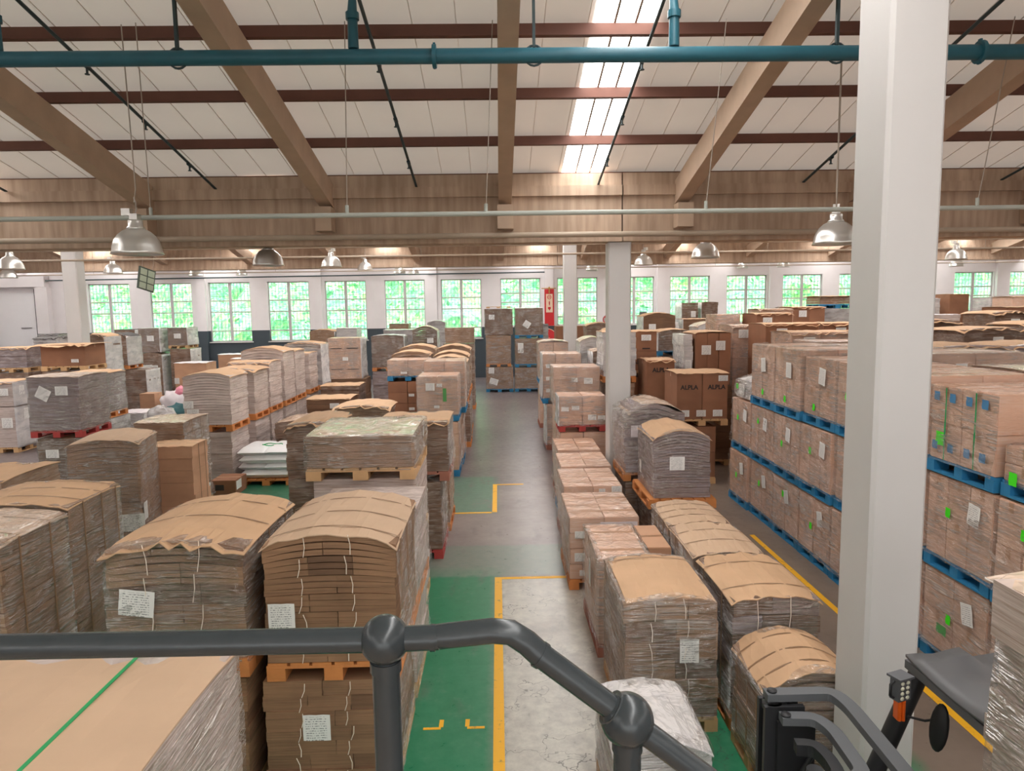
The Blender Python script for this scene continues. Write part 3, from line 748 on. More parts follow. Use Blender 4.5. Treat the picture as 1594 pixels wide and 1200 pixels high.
# lamps
def lamp_proto(loc, label):
    t = thing('pendant_lamp', label, 'lamp', loc, 'aluminium high-bay pendant lamps')
    m = MB(); R = .275
    prof = [(.07, .3), (.1, .295), (.15, .27), (.2, .225), (.24, .165), (.262, .1), (R, .03), (R + .012, .005), (R, 0), (R - .008, .012), (.25, .1), (.225, .165), (.185, .22), (.14, .258), (.07, .285)]
    m.lathe(prof, 36); m.build('lamp_shade', M['alu'], t)
    m = MB(); m.lathe([(0, .4), (.075, .4), (.08, .38), (.08, .33), (.1, .31), (.1, .29), (0, .29)], 20); m.build('lamp_collar', M['alu'], t)
    m = MB(); m.box(-.045, .045, -.05, .05, .395, .47); m.box(-.14, -.04, -.04, .04, .45, .53); m.build('ballast_housing', M['alu'], t)
    m = MB(); m.sphere((0, 0, .16), .06, 14, 0, (1, 1, 1.5)); m.build('bulb', M['led'], t)
    m = MB(); m.tube([(0, 0, .46), (.02, 0, .52), (.02, 0, .6), (0, 0, .66)], .008, 6); m.build('hook', M['wire'], t)
    return t
lamps = [(-4.22, 8.45, 4.49, 'largest aluminium dome lamp on the left, nearest of its row'), (-4.25, 13.3, 4.75 - .1, 'dome lamp left of the middle, second of the row behind the largest left lamp'),
 (-4.63, 20, 5.02, 'dome lamp third back in the left-of-centre row'), (-4.9, 26.5, 5.28, 'dome lamp fourth back in the left-of-centre row'), (-4.55, 33.3, 5.5, 'small far dome lamp fifth back in the left-of-centre row'), (-4.35, 37.2, 5.65, 'tiny dome lamp nearest the back wall in the left-of-centre row'),
 (-12.36, 23.1, 5.1, 'dome lamp above the left windows beside the hanging green sign'), (-12.63, 30, 5.33, 'small dome lamp right of the hanging green sign'), (-13.28, 37.2, 5.71, 'tiny dome lamp close to the back wall right of the green sign'),
 (-11.28, 16.7, 4.86, 'larger of the two dome lamps at the left picture edge'), (-17.0, 25, 5.1, 'smaller of the two dome lamps at the left picture edge'),
 (4.47, 9.3, 4.57, 'large dome lamp partly behind the big white column'), (4.23, 14.3, 4.75, 'dome lamp left of the big white column, second largest on the right'), (4.45, 21.4, 5.03, 'dome lamp just right of the middle white column'),
 (4.97, 36.8, 5.66, 'tiny dome lamp right of the slim white column'), (4.55, 33.8, 5.55, 'tiny dome lamp touching the edge of the slim white column'), (12.93, 37.0, 5.72, 'tiny dome lamp left of the pair over the right windows'), (13.29, 32.6, 5.51, 'small dome lamp right of the pair over the right windows'),
 (13.11, 20, 4.99, 'dome lamp right of the big white column'), (19.7, 30, 5.3, 'small dome lamp below and right of the lamp beyond the big column')]
proto = None
def cable_len(x, y, z): return max(.3, roofz(y) - .1 - z)
for i, (x, y, z, lb) in enumerate(lamps):
    if proto is None: t = proto = lamp_proto((x, y, z), lb)
    else: t = copy_tree(proto, (x, y, z), lb, None, (i * 2.1) % 6.28)
for t, (x, y, z, lb) in zip([o for o in bpy.data.objects if o.name.startswith('pendant_lamp')], lamps):
    x, y, z = t.location; L = roofz(y) - .07 - z
    m = MB(); m.tube([(0, 0, .6), (.03, 0, .75), (0, 0, L)], .012 if x > 4.3 and y < 10 else .007, 6); m.build('power_cable', M['wire'], t)

# hanging sign
t = thing('hanging_sign', 'small dark green hanging sign with pale panels at the upper left', 'sign', (-9.85, 20, 4.45), None, 1.3); t.rotation_euler = (0, .22, 1.3)
m = MB(); m.box(-.3, .3, -.02, .02, 0, .62); m.build('sign_board', M['green_dark'], t)
for k, (a, b) in enumerate(((.03, .19), (.22, .38), (.41, .58))):
    for (u, v) in ((-.26, -.02), (.02, .26)):
        m = MB(); m.box(u, v, -.026, -.0205, a, b); m.build('sign_panel', M['pale_sign'], t)
m = MB(); m.tube([(-.2, 0, .62), (-.2, 0, 1.6)], .006, 6); m.tube([(.2, 0, .62), (.2, 0, 1.6)], .006, 6); m.build('chain', M['wire'], t)
# red fire point on the pilaster
t = thing('fire_point_sign', 'tall red board with a cream fire sign on the back wall pilaster', 'sign', (2.84, YB - .251, 2.82))
m = MB(); m.box(-.26, .26, -.03, -.0, 0, 1.98); m.build('red_board', M['red_paint'], t)
m = MB(); m.box(-.18, .18, -.05, -.031, .72, 1.72); m.build('sign_plate', M['cream'], t)
m = MB(); m.tube([(.1 * math.cos(a * PI / 8), -.06, 1.55 + .1 * math.sin(a * PI / 8)) for a in range(17)], .018, 6); m.box(-.05, .05, -.058, -.0505, 1.53, 1.57)
m.box(-.018, .018, -.058, -.0505, 1.1, 1.34); m.box(-.03, .03, -.058, -.0505, 1.16, 1.28)
m.add([(-.09, -.056, .96), (.09, -.056, .96), (0, -.056, .82)], [(0, 2, 1)]); m.add([(.09 * math.cos(a * PI / 6), -.0565, .96 + .06 * math.sin(a * PI / 6)) for a in range(7)], [tuple(range(7))[::-1]])
m.build('fire_symbol', M['red_paint'], t)
m = MB(); m.tube([(-.42, -.06, 2.02), (.36, -.06, 2.02)], .025, 8); m.tube([(.0, -.07, 1.75), (0, -.07, 2.1)], .04, 8); m.build('bracket', flat('brass_pipe', lin(190, 140, 70), .4), t)
t = thing('fire_hose_reel', 'round red fire hose reel below the red fire sign', 'hose reel', (2.72, YB - .4, 2.15))
m = MB(); m.lathe([(0, -.12), (.5, -.12), (.52, -.1), (.5, -.08), (.3, -.07), (.3, .07), (.5, .08), (.52, .1), (.5, .12), (0, .12)], 32)
d = m.build('reel', M['red_paint'], t); d.rotation_euler = (PI / 2, 0, 0)
m = MB(); m.tube([(.5 * math.cos(a * PI / 16), -.14, .5 * math.sin(a * PI / 16)) for a in range(33)], .018, 6); m.lathe([(0, .02), (.12, .02), (.12, 0), (0, 0)], 16, 0, (0, -.14, 0)); m.build('rim', M['cream'], t)
m = MB(); m.box(-.1, .1, .125, .149, -.2, .2); m.build('wall_bracket', M['charcoal'], t)
t = thing('no_smoking_sign', 'small round red and white prohibition sign on the back wall', 'sign', (6.05, YB - .02, 3.1))
m = MB(); m.lathe([(0, 0), (.26, 0), (.26, .015), (0, .015)], 28); d = m.build('sign_plate', M['white'], t); d.rotation_euler = (PI / 2, 0, 0)
m = MB(); m.tube([(.22 * math.cos(a * PI / 14), -.022, .22 * math.sin(a * PI / 14)) for a in range(29)], .025, 6); m.tube([(-.15, -.022, .15), (.15, -.022, -.15)], .022, 6); m.box(-.1, .1, -.02, -.016, -.02, .02); m.build('prohibition_ring', M['red_paint'], t)
m = MB(); m.box(7.85, 8.25, YB - .012, YB - .0, 3.28, 3.5); o = m.build('wall_plate', M['charcoal']); o.location.y = -.0
tag(o, 'small dark plate fixed across a window right of the middle column', 'plate')
for v in o.data.vertices: v.co.y += .08

sl = bpy.data.lights.new('sun', 'SUN'); sl.energy = SUN; sl.angle = .05; sl.color = (1, .97, .9)
so = bpy.data.objects.new('sun', sl); C.objects.link(so); so.rotation_euler = (math.radians(38), 0, math.radians(12))

# ---------------------------------------------------------------- loads
GA = 'pallet loads along the left side of the aisle'
GB = 'pallet loads in the left foreground field'
GC = 'two-high pallet loads on orange pallets left of the white sacks'
GD = 'pallet loads at the far left'
GE = 'silvery wrapped pallet loads near the left windows'
GH = 'low and single pallet loads in the middle left'
GK = 'pallet loads along the right side of the aisle'
GM = 'low tan-topped pallet loads right of the aisle row'
GN = 'wrapped loads around the middle column'
GP = 'printed carton loads behind the middle column'
GR = 'carton loads on blue pallets in the right-hand block'
GV = 'distant loads at the right'
NB = ('kraft', 'kraft_dark', 'kraft', 'kraft')
# --- left of the aisle
load('A1b', -1.84, -.86, 5.1, 6.33, 0, .99, 'b', 'wood', 'lower cardboard bundle load beneath the nearest domed stack, behind the railing post', GA, near=NB, nl=7, strings=7, labels=[('F', -.18, .52, .21, .21)], side='R', smat='milky_film')
load('A1t', -1.79, -.8, 5.1, 6.33, 1.0, 2.05, 'b', 'orange', 'nearest domed cardboard stack on an orange pallet left of the green aisle, with white label', GA, top='sheet_pale', arch=.1, near=NB, nl=7, strings=7, straps=[(-.75, 'strapdark'), (-.1, 'strapdark'), (.55, 'strapdark')], labels=[('F', -.74, .43, .2, .19)], side='R', smat='milky_film')
load('A1c', -1.9, -.86, 6.55, 7.75, 0, .86, 'b', 'wood', 'low film-covered load on the aisle edge behind the nearest domed stack, bottom tier', GA, mat='grey_film', side='R', smat='milky_film')
load('A1d', -1.88, -.84, 6.55, 7.75, .87, 1.82, 'b', 'orange', 'film-covered load on an orange pallet just behind the nearest domed stack', GA, mat='grey_film', amp=0.024, side='R', smat='milky_film')
load('A2a', -2.2, -1.0, 8.1, 9.35, 0, .9, 'b', 'wood', 'bottom load under the wide film-wrapped low load', GA, mat='grey_film')
load('A2b', -2.2, -1.0, 8.1, 9.35, .91, 1.83, 'b', 'wood', 'middle load under the wide film-wrapped low load', GA, mat='grey_film')
load('A2t', -2.24, -1.0, 8.0, 9.4, 1.84, 2.36, 'b', 'wood', 'wide low load fully wrapped in shiny film, raised behind the nearest domed stack', GA, mat='kraft_film', top='sheet_film', nl=4, shell=True, rim=.12, amp=0.04, over=.0, labels=[('R', .35, .22, .12, .24)], jit=.03)
load('A2L', -3.0, -2.32, 9.75, 10.9, 0, 2.2, 'b', 'wood', 'tall load with a folded tan cover behind the left end of the wide film-wrapped load', GA, mat='kraft_dark_film', top='sheet', arch=.05, flap=True)
load('A3b', -1.88, -.9, 10.4, 11.5, 0, 1.2, 'b', 'red', 'bottom brown load on a red pallet at the aisle edge with film on its side', GA, mat='kraft_dark_film', side='R', smat='milky_film')
load('A3t', -1.8, -.78, 10.4, 11.5, 1.22, 2.12, 'b', 'redbrown', 'bent-lidded tan load on a worn red pallet right of the wide film-wrapped load', GA, mat='kraft_dark_film', top='sheet', flap=True, over=.03, side='R', smat='milky_film')
load('A3c', -1.85, -.87, 11.75, 12.9, 0, 1.0, 'b', 'orange', 'low load on an orange pallet hidden behind the red-pallet load', GA, mat='kraft_film')
load('A4b', -1.86, -.93, 15.7, 16.8, 0, 1.26, 'c', 'blue', 'bottom carton load on a blue pallet at the left aisle edge', GA, grid=(2, 2, 4), labels=[('F', .55, .3, .1, .07), ('F', .55, .9, .1, .07)], side='R', smat='milky_film')
load('A4t', -1.84, -.92, 15.7, 16.8, 1.28, 2.3, 'c', 'blue', 'film-wrapped carton load with a green mark on a blue pallet at the left aisle edge', GA, grid=(2, 2, 4), labels=[('F', -.35, .7, .2, .17), ('F', .35, .45, .08, .3, 'green_ink', 'printed_mark'), ('F', .1, .78, .12, .08), ('F', -.05, .3, .12, .06)], shell=True, rim=.1, cmat='carton_film')
load('A5b', -1.84, -.9, 16.95, 18.05, 0, 1.26, 'c', 'blue', 'bottom carton load second along the left aisle edge from the blue corner pallet', GA, grid=(2, 2, 4), side='R', smat='milky_film')
load('A5t', -1.8, -.82, 16.95, 18.05, 1.28, 2.55, 'c', 'blue', 'film-wrapped carton load behind the one with the green mark at the aisle edge', GA, grid=(2, 2, 4), shell=True, rim=.1)
load('A6b', -1.85, -.8, 19.1, 20.15, 0, 1.2, 'b', 'orange', 'bottom load on an orange pallet poking into the aisle on the left', GA, mat='kraft_dark_film')
load('A6t', -1.85, -.86, 19.1, 20.15, 1.22, 2.38, 'b', 'orange', 'tan-domed load behind the film-wrapped cartons at the left aisle edge', GA, mat='kraft_film', top='sheet', arch=.14, shell=True)
load('A7b', -1.88, -.84, 20.35, 21.4, 0, 1.22, 'b', 'orange', 'bottom load second along the aisle beyond the blue-pallet cartons', GA, mat='kraft_dark_film')
load('A7t', -1.88, -.86, 20.35, 21.4, 1.24, 2.44, 'b', 'orange', 'second tan-domed load in line beyond the film-wrapped cartons at the left aisle edge', GA, mat='kraft_film', top='sheet', arch=.14)
load('A8b', -1.9, -.86, 21.6, 22.65, 0, 1.24, 'b', 'orange', 'bottom load third along the aisle beyond the blue-pallet cartons', GA, mat='kraft_dark_film')
load('A8t', -1.9, -.86, 21.6, 22.65, 1.26, 2.56, 'b', 'orange', 'third tan-domed load in line beyond the film-wrapped cartons at the left aisle edge', GA, mat='kraft_film', top='sheet', arch=.14)
load('A9b', -2.05, -.9, 26.4, 27.5, 0, 2.5, 'b', 'orange', 'tall lower load under the brown box-like load by the window left of the three-high stacks', GA, mat='kraft_dark_film')
load('A9t', -1.98, -.9, 26.4, 27.5, 2.52, 3.1, 'b', None, 'brown box-like load with printed pale lines topping the row left of the three-high stacks', GA, mat='kraft_film')
load('I4b', -3.2, -2.08, 20.2, 21.3, 0, 1.74, 'c', 'wood', 'lower tier of brown cartons with small white labels beneath a blue pallet', GA, grid=(2, 2, 5), cmat='carton_dark', labels=[('F', .2, .5, .16, .08), ('F', .2, .9, .16, .08), ('F', .2, 1.3, .16, .08)])
load('I4t', -3.2, -2.02, 20.2, 21.3, 1.76, 2.36, 'c', 'blue', 'single layer of film-wrapped cartons on a blue pallet left of the green-marked load', GA, grid=(2, 2, 1), shell=True, labels=[('F', -.2, .2, .18, .06), ('F', .8, .2, .14, .06)])
load('I5', -3.25, -2.1, 21.5, 22.6, 0, 2.42, 'b', 'orange', 'domed tan-topped load right behind the single carton layer on the blue pallet', GA, mat='kraft_film', top='sheet', arch=.12)
load('I6', -3.2, -2.05, 22.8, 23.9, 0, 2.52, 'b', 'orange', 'domed tan-topped load second behind the single carton layer on the blue pallet', GA, mat='kraft_film', top='sheet', arch=.14)
load('I1b', -4.85, -3.6, 27, 28.2, 0, 1.44, 'b', 'wood', 'lower plum-brown load under the big wrapped bundle near the middle windows', GH, mat='plum_film')
load('I1t', -4.85, -3.62, 27, 28.2, 1.46, 2.8, 'b', 'orange', 'big dark wrapped bundle on an orange pallet in front of the middle-left window', GH, mat='kraft_dark_film', top='silver_film', arch=.05, shell=True, side='R')
load('I1c', -4.7, -3.5, 29, 30.2, 0, 2.98, 'b', 'wood', 'silvery-sided load right behind the big dark wrapped bundle', GH, mat='silver_film', top='silver_film')
load('I2b', -3.4, -2.4, 28, 29.1, 0, 1.9, 'b', 'wood', 'lower load under the round-topped load with a white label', GH, mat='silver_film')
load('I2t', -3.4, -2.42, 28, 29.1, 1.92, 2.95, 'b', 'wood', 'round-topped brown load with white label and silvery sides near the middle window', GH, mat='kraft_dark_film', top='sheet_film', arch=.2, labels=[('F', .45, .55, .25, .2)], shell=True, side='R')
load('I3', -3.15, -2.35, 31.5, 32.6, 0, 3.2, 'b', 'wood', 'silvery crumpled bundle peeking above the round-topped load', GH, mat='silver_film', top='silver_film', arch=.1)
load('I7', -5.1, -4.2, 33.2, 34.2, 0, 3.15, 'b', 'wood', 'small brown load with a shiny front low in the middle-left window', GH, mat='kraft_film', top='silver_film')
# --- left foreground field
load('B1', -2.75, -1.27, 2.05, 3.2, 0, 2.2, 'b', 'wood', 'large flat-topped load under the railing at bottom left with a green strap', GB, mat='grey_film', top='sheet_pale', nl=18, shell=True, amp=0.024, straps=[('x', .42, 'green_strap')], over=0.0)
load('B2b', -2.95, -1.95, 5.05, 6.3, 0, 1.05, 'b', 'wood', 'lower load beneath the torn-edged tan-topped stack, just above the railing', GB, near=NB, nl=7, strings=7)
load('B2t', -2.93, -1.92, 5.05, 6.3, 1.07, 2.06, 'b', 'orange', 'domed stack with a torn tan cover and tilted label left of the nearest stack', GB, top='sheet', arch=.09, near=('kraft_film', 'kraft_film', 'kraft_dark_film'), nl=6, strings=4, flap=True, straps=[(-.1, 'strapdark'), (.6, 'strapdark')], labels=[('F', -.58, .5, .26, .2, 'label', 'paper_label', .12), ('R', -.2, .5, .2, .3)], shell=True, over=.03)
load('B3', -5.15, -4.02, 5.5, 6.38, 0, 1.98, 'b', 'wood', 'tall film-wrapped stack with long dark straps at the left picture edge above the railing', GB, mat='kraft_film', top='sheet_film', nl=16, straps=[(-.5, 'strapdark'), (.4, 'strapdark')], shell=True, arch=.05)
load('B4', -5.2, -4.08, 6.5, 7.4, 0, 2.0, 'b', 'wood', 'tall tan-topped stack with strapped side, directly behind the left-edge stack', GB, mat='kraft_film', top='sheet', nl=16, straps=[(-.5, 'strapdark'), (.2, 'strapdark'), (.8, 'strapdark')], shell=True, arch=.05)
load('B8', -6.7, -5.45, 7.6, 8.6, 0, 2.0, 'b', 'wood', 'tan load just showing at the left picture edge beyond the two strapped stacks', GB, mat='kraft_film', top='sheet')
load('B5', -6.75, -5.75, 10.75, 11.85, 0, 1.8, 'b', 'wood', 'wide glossy wrapped stack with a white label at the corner of its right side', GB, mat='kraft_film', top='sheet_pale', arch=.08, nl=14, rz=.22, shell=True, amp=0.028, labels=[('F', .72, .4, .34, .28), ('R', -.8, .55, .2, .28)])
load('B6', -6.2, -5.42, 12.25, 12.9, 0, 1.47, 'b', 'wood', 'lower tan strapped load squeezed between the glossy stack and the taller wrapped one', GB, mat='carton', top='sheet', nl=6, straps=[(-.3, 'strapdark'), (.5, 'strapdark')])
load('B7', -6.78, -5.88, 13.0, 14.1, 0, 1.78, 'b', 'wood', 'tall narrow wrapped stack with two side labels in front of the grey two-high stack', GB, mat='kraft_film', top='sheet_film', nl=14, labels=[('R', -.5, .35, .16, .3), ('R', .5, .15, .3, .25)], straps=[(-.4, 'strapdark'), (.3, 'strapdark')], side='R', smat='milky_film')
# --- C row
load('C1b', -6.85, -5.85, 15.2, 16.25, 0, 1.2, 'b', 'orange', 'lower grey-sided load of the nearest two-high stack left of the sacks', GC, mat='grey_film', nl=9)
load('C1t', -6.83, -5.82, 15.2, 16.25, 1.22, 2.42, 'b', 'orange', 'tan-topped grey-sided load with hanging papers, top of the nearest stack left of the sacks', GC, mat='grey_film', top='sheet', arch=.1, nl=10, labels=[('F', -.8, .52, .22, .16), ('F', -.62, .3, .26, .2)])
load('C2b', -6.9, -5.85, 16.75, 17.75, 0, 1.2, 'b', 'orange', 'lower load of the second two-high stack behind the one with hanging papers', GC, mat='grey_film')
load('C2t', -6.9, -5.84, 16.75, 17.75, 1.22, 2.42, 'b', 'orange', 'load with a torn crumpled tan cover, top of the second orange-pallet stack', GC, mat='grey_film', top='sheet', flap=True, arch=.06, over=.06)
load('C3b', -6.9, -5.86, 17.95, 18.95, 0, 1.2, 'b', 'orange', 'lower load of the third two-high stack on orange pallets', GC, mat='grey_film', labels=[('R', .3, .7, .2, .25)])
load('C3t', -6.9, -5.86, 17.95, 18.95, 1.22, 2.52, 'b', 'orange', 'load whose tan sheet bends over its side, top of the third orange-pallet stack', GC, mat='grey_film', top='sheet', flap=True)
load('C4b', -7.0, -5.86, 19.2, 20.2, 0, 1.2, 'b', 'orange', 'lower load of the fourth two-high stack on orange pallets', GC, mat='grey_film')
load('C4t', -7.0, -5.86, 19.2, 20.2, 1.22, 2.72, 'b', 'orange', 'tallest load of the orange-pallet row with a wide gently domed tan top', GC, mat='grey_film', top='sheet', arch=.12, labels=[('F', .4, 1.15, .34, .12)])
load('C5b', -7.0, -5.88, 20.35, 21.35, 0, 1.2, 'b', 'orange', 'lower load of the fifth two-high stack on orange pallets', GC, mat='grey_film')
load('C5t', -7.0, -5.88, 20.35, 21.35, 1.22, 2.68, 'b', 'orange', 'load right behind the tallest one in the orange-pallet row', GC, mat='grey_film', top='sheet', arch=.03)
load('C6b', -7.0, -5.9, 21.9, 22.9, 0, 1.2, 'b', 'orange', 'lower load of the sixth two-high stack on orange pallets', GC, mat='grey_film')
load('C6t', -7.0, -5.9, 21.9, 22.9, 1.22, 2.5, 'b', 'orange', 'tan-topped load second from the far end of the orange-pallet row', GC, mat='grey_film', top='sheet', flap=True)
load('C7b', -7.0, -5.88, 23.1, 24.1, 0, 1.2, 'b', 'orange', 'lower load at the far end of the orange-pallet row', GC, mat='silver_film')
load('C7t', -7.0, -5.82, 23.1, 24.1, 1.22, 2.72, 'b', 'orange', 'silver-sided domed load at the far end of the orange-pallet row', GC, mat='silver_film', top='sheet', arch=.08, flap=True, side='R')
# --- far left
load('D1b', -9.25, -8.35, 14, 15.05, 0, 1.34, 'b', 'wood', 'lower wrapped load with a white label under the red pallet at the left', GD, mat='kraft_dark_film', shell=True, labels=[('F', -.35, .95, .26, .17)])
load('D1t', -9.35, -8.35, 14, 15.05, 1.36, 2.58, 'b', 'red', 'plum-grey film-wrapped load with two white labels on a red pallet at the left', GD, mat='plum_film', top='sheet_film', shell=True, labels=[('F', -.5, .78, .26, .24, 'label', 'paper_label', .5), ('F', .35, .85, .25, .18)])
load('D2b', -10.6, -9.5, 17, 18.05, 0, 1.24, 'b', 'wood', 'lower silvery load under the glossy tilted load at the left', GD, mat='silver_film')
load('D2t', -10.6, -9.56, 17, 18.05, 1.26, 2.38, 'b', 'orange', 'glossy wrapped load on an orange pallet right of the plum-grey one', GD, mat='plum_film', top='sheet', arch=.03, shell=True)
load('D3b', -14.4, -13.42, 19.5, 20.6, 0, 1.28, 'b', 'wood', 'lower load at the left picture edge, dark front and pale side, with a label', GD, mat='grey_film', labels=[('F', .55, .7, .3, .28), ('R', -.2, .9, .2, .3)], side='R')
load('D3t', -14.4, -13.42, 19.5, 20.6, 1.3, 1.98, 'b', None, 'upper tan-topped load at the left picture edge in front of the lidded carton', GD, mat='grey_film', top='sheet', flap=True, labels=[('F', .5, .3, .25, .2), ('R', -.4, .3, .2, .25)], side='R')
load('D4b', -13.55, -12.25, 21, 22.1, 0, 2.12, 'b', 'wood', 'hidden lower load supporting the big lidded carton at the left', GD, mat='kraft_dark_film')
load('D4t', -13.55, -12.25, 21, 22.1, 2.14, 2.92, 'c', 'wood', 'big brown open carton with an oversized tan lid at the left below the white column', GD, grid=(1, 1, 1), cmat='carton_dark', top='sheet', flap=True, over=.14, labels=[('F', .55, .25, .22, .1)], shell=False)
load('D5b', -16.0, -14.95, 22.5, 23.6, 0, 1.98, 'b', 'wood', 'lower load under the grey wrapped load at the left picture edge', GD, mat='kraft_dark_film')
load('D5t', -16.0, -14.95, 22.5, 23.6, 2.0, 2.78, 'b', 'wood', 'grey wrapped load with a tan sheet at the left picture edge beside the lidded carton', GD, mat='plum_film', top='sheet', flap=True)
for k, (x, y, z, lb) in enumerate(((-17.2, 27, 2.95, 'dark-topped load leftmost of the line behind the grey wrapped left-edge load'), (-15.8, 28, 3.0, 'dark-topped load second in the line left of the white column'), (-14.75, 24.6, 3.05, 'dark silvery load directly left of the foot of the white left column'), (-18.6, 29.5, 3.0, 'dark sheet-topped load far at the left picture edge'))):
    load('E%d' % (20 + k), x - .45, x + .4, y, y + 1.1, 0, z, 'b', 'wood', lb, GE, mat='silver_film' if k != 1 else 'kraft_dark_film', top='dark', flap=True)
load('E4', -14.02, -13.32, 24, 25.05, 0, 1.6, 'b', 'wood', 'lower half of the silver stack right beside the foot of the white left column', GE, mat='kraft_dark_film', side='R')
load('E4t', -14.05, -13.32, 24, 25.05, 1.62, 3.05, 'b', 'wood', 'tan-flapped silver stack right beside the foot of the white left column', GE, mat='kraft_dark_film', top='sheet', arch=.1, flap=True, side='R')
load('E3b', -14.35, -13.5, 27, 28.1, 0, 1.66, 'b', 'orange', 'lower silver stack on an orange pallet in the second place right of the left column', GE, mat='kraft_dark_film', side='R')
load('E3t', -15.0, -14.15, 27, 28.1, 1.7, 2.95, 'b', 'orange', 'domed silver stack on an orange pallet second right of the left column', GE, mat='kraft_dark_film', top='dark', arch=.12, flap=True, side='R')
load('E3c', -15.3, -14.45, 28.3, 29.4, 0, 1.68, 'b', 'wood', 'hidden silver load behind the second silver stack', GE, mat='silver_film', side='R')
load('E1b', -15.95, -15.0, 31.5, 32.6, .0, 1.98, 'b', 'orange', 'lower brown-fronted silver stack on an orange pallet below the second window', GE, mat='kraft_dark_film', labels=[('F', .3, 1.2, .3, .3)], arch=.1, side='R')
load('E1t', -15.95, -15.05, 31.5, 32.6, 2.08, 3.15, 'b', None, 'upper brown-fronted silver stack with white label below the second window', GE, mat='kraft_dark_film', top='silver_film', labels=[('F', .15, .5, .3, .24)], shell=True, side='R')
load('E2b', -14.75, -13.85, 31.8, 32.9, 0, 2.2, 'b', 'wood', 'dark lower silver stack at the right end of the silvery group', GE, mat='kraft_dark_film', side='R')
load('E2t', -14.8, -13.95, 31.8, 32.9, 2.22, 3.15, 'b', 'wood', 'upper silver stack with white label at the right end of the silvery group', GE, mat='kraft_dark_film', top='silver_film', labels=[('F', 0, .45, .3, .22)], shell=True, side='R')
load('E5', -17.0, -16.1, 31.5, 32.6, 0, 3.1, 'b', 'wood', 'silvery stack left of the two labelled ones below the second window', GE, mat='kraft_dark_film', top='dark', side='R')
load('F1', -13.8, -12.45, 30, 31.1, 0, 1.68, 'c', 'wood', 'white-covered pinkish carton load left of the grey two-high stack', GH, grid=(1, 1, 1), cmat='carton', top='white_sheet', labels=[('F', -.85, .8, .2, .25), ('F', .5, .8, .5, .3)])
load('F2', -12.6, -11.5, 33.2, 34.3, 0, 1.62, 'c', 'wood', 'white-covered load behind the pinkish carton load', GH, grid=(1, 1, 1), cmat='carton', top='white_sheet')
load('F3', -13.9, -12.8, 35, 36.1, 0, 1.72, 'c', 'wood', 'white-covered load nearest the dark slate wall', GH, grid=(1, 1, 1), cmat='carton', top='white_sheet')
# --- middle left
load('H1b', -6.3, -4.95, 26, 27.1, 0, 1.275, 'b', 'wood', 'dark lower load under the tall plain carton block', GH, mat='kraft_dark')
load('H1t', -6.28, -5.08, 26, 27.1, 1.28, 2.8, 'c', None, 'tall plain brown carton block with a small white label in front of the slate wall', GH, grid=(2, 1, 3), cmat='carton_film', labels=[('F', .05, .68, .2, .13), ('F', -.5, 1.12, .42, .03, 'ink', 'printed_line'), ('F', .5, 1.12, .42, .03, 'ink', 'printed_line'), ('F', -.5, .35, .42, .02, 'ink', 'printed_line'), ('F', .5, .35, .42, .02, 'ink', 'printed_line')], shell=True, side='R')
load('H2', -8.4, -7.3, 31.5, 32.6, 0, 2.88, 'b', 'wood', 'domed brown bundle below the middle-left window, left of a white-wrapped one', GH, mat='kraft_film', top='sheet', arch=.1, side='R')
load('H2b', -7.2, -6.3, 31.5, 32.6, 0, 3.02, 'b', 'wood', 'white-wrapped bundle directly behind the tall plain carton block', GH, mat='white_film_and_sheen', top='white_sheet')
load('H3', -5.6, -4.4, 22, 23.1, 0, 1.45, 'b', 'wood', 'low tan-topped load in front of the tall plain carton block', GH, mat='kraft_dark_film', top='sheet')
load('H4', -5.15, -4.0, 18.7, 19.8, 0, 1.45, 'b', 'wood', 'low tan load with a small label behind the shredded-topped one', GH, mat='kraft_dark', top='sheet', labels=[('F', .3, 1.2, .25, .14)])
load('H6', -5.35, -4.05, 16.6, 17.7, 0, 1.15, 'b', 'wood', 'low load with a grey-brown cover behind the white sacks', GH, mat='kraft_dark_film', top='sheet_film', arch=.08)
load('H5', -3.55, -2.4, 15, 16.1, 0, 1.7, 'b', 'wood', 'load with a ragged shredded tan cover behind the wide film-wrapped load', GH, mat='kraft_film', top='sheet', arch=.07, flap=True, over=.06, jit=.03)
# --- three-high stacks at the end of the aisle
GJ = 'three-high stacks at the end of the aisle'
load('J1a', -.56, .66, 31.8, 32.95, 0, 1.14, 'b', 'blue', 'bottom load with two labels, left of the three-high pair at the end of the aisle', GJ, mat='kraft_film', labels=[('F', -.6, .85, .25, .28), ('F', -.5, .35, .38, .28, 'label', 'paper_label', .3)], shell=True)
load('J1b', -.54, .58, 31.8, 32.95, 1.16, 2.55, 'b', 'orange', 'middle load on an orange pallet, left of the three-high pair', GJ, mat='kraft_film', top='sheet', arch=.03, shell=True)
load('J1c', -.58, .68, 31.8, 32.95, 2.6, 3.78, 'b', None, 'top load with a white label, left of the three-high pair', GJ, mat='kraft_dark_film', top='white_sheet', labels=[('F', -.5, .7, .25, .22)], shell=True)
load('J2a', .76, 2.0, 31.8, 32.95, 0, 1.1, 'b', 'blue', 'bottom load, right of the three-high pair at the end of the aisle', GJ, mat='kraft_film', shell=True)
load('J2b', .78, 2.02, 31.8, 32.95, 1.12, 2.42, 'b', 'blue', 'middle load with a tall label on a blue pallet, right of the three-high pair', GJ, mat='kraft_film', labels=[('F', -.6, .65, .25, .45)], shell=True)
load('J2c', .8, 2.05, 31.8, 32.95, 2.44, 3.8, 'b', 'blue', 'top load with a tilted label, right of the three-high pair', GJ, mat='kraft_dark_film', top='white_sheet', labels=[('F', -.3, .5, .3, .3, 'label', 'paper_label', .6)], shell=True, amp=0.024)
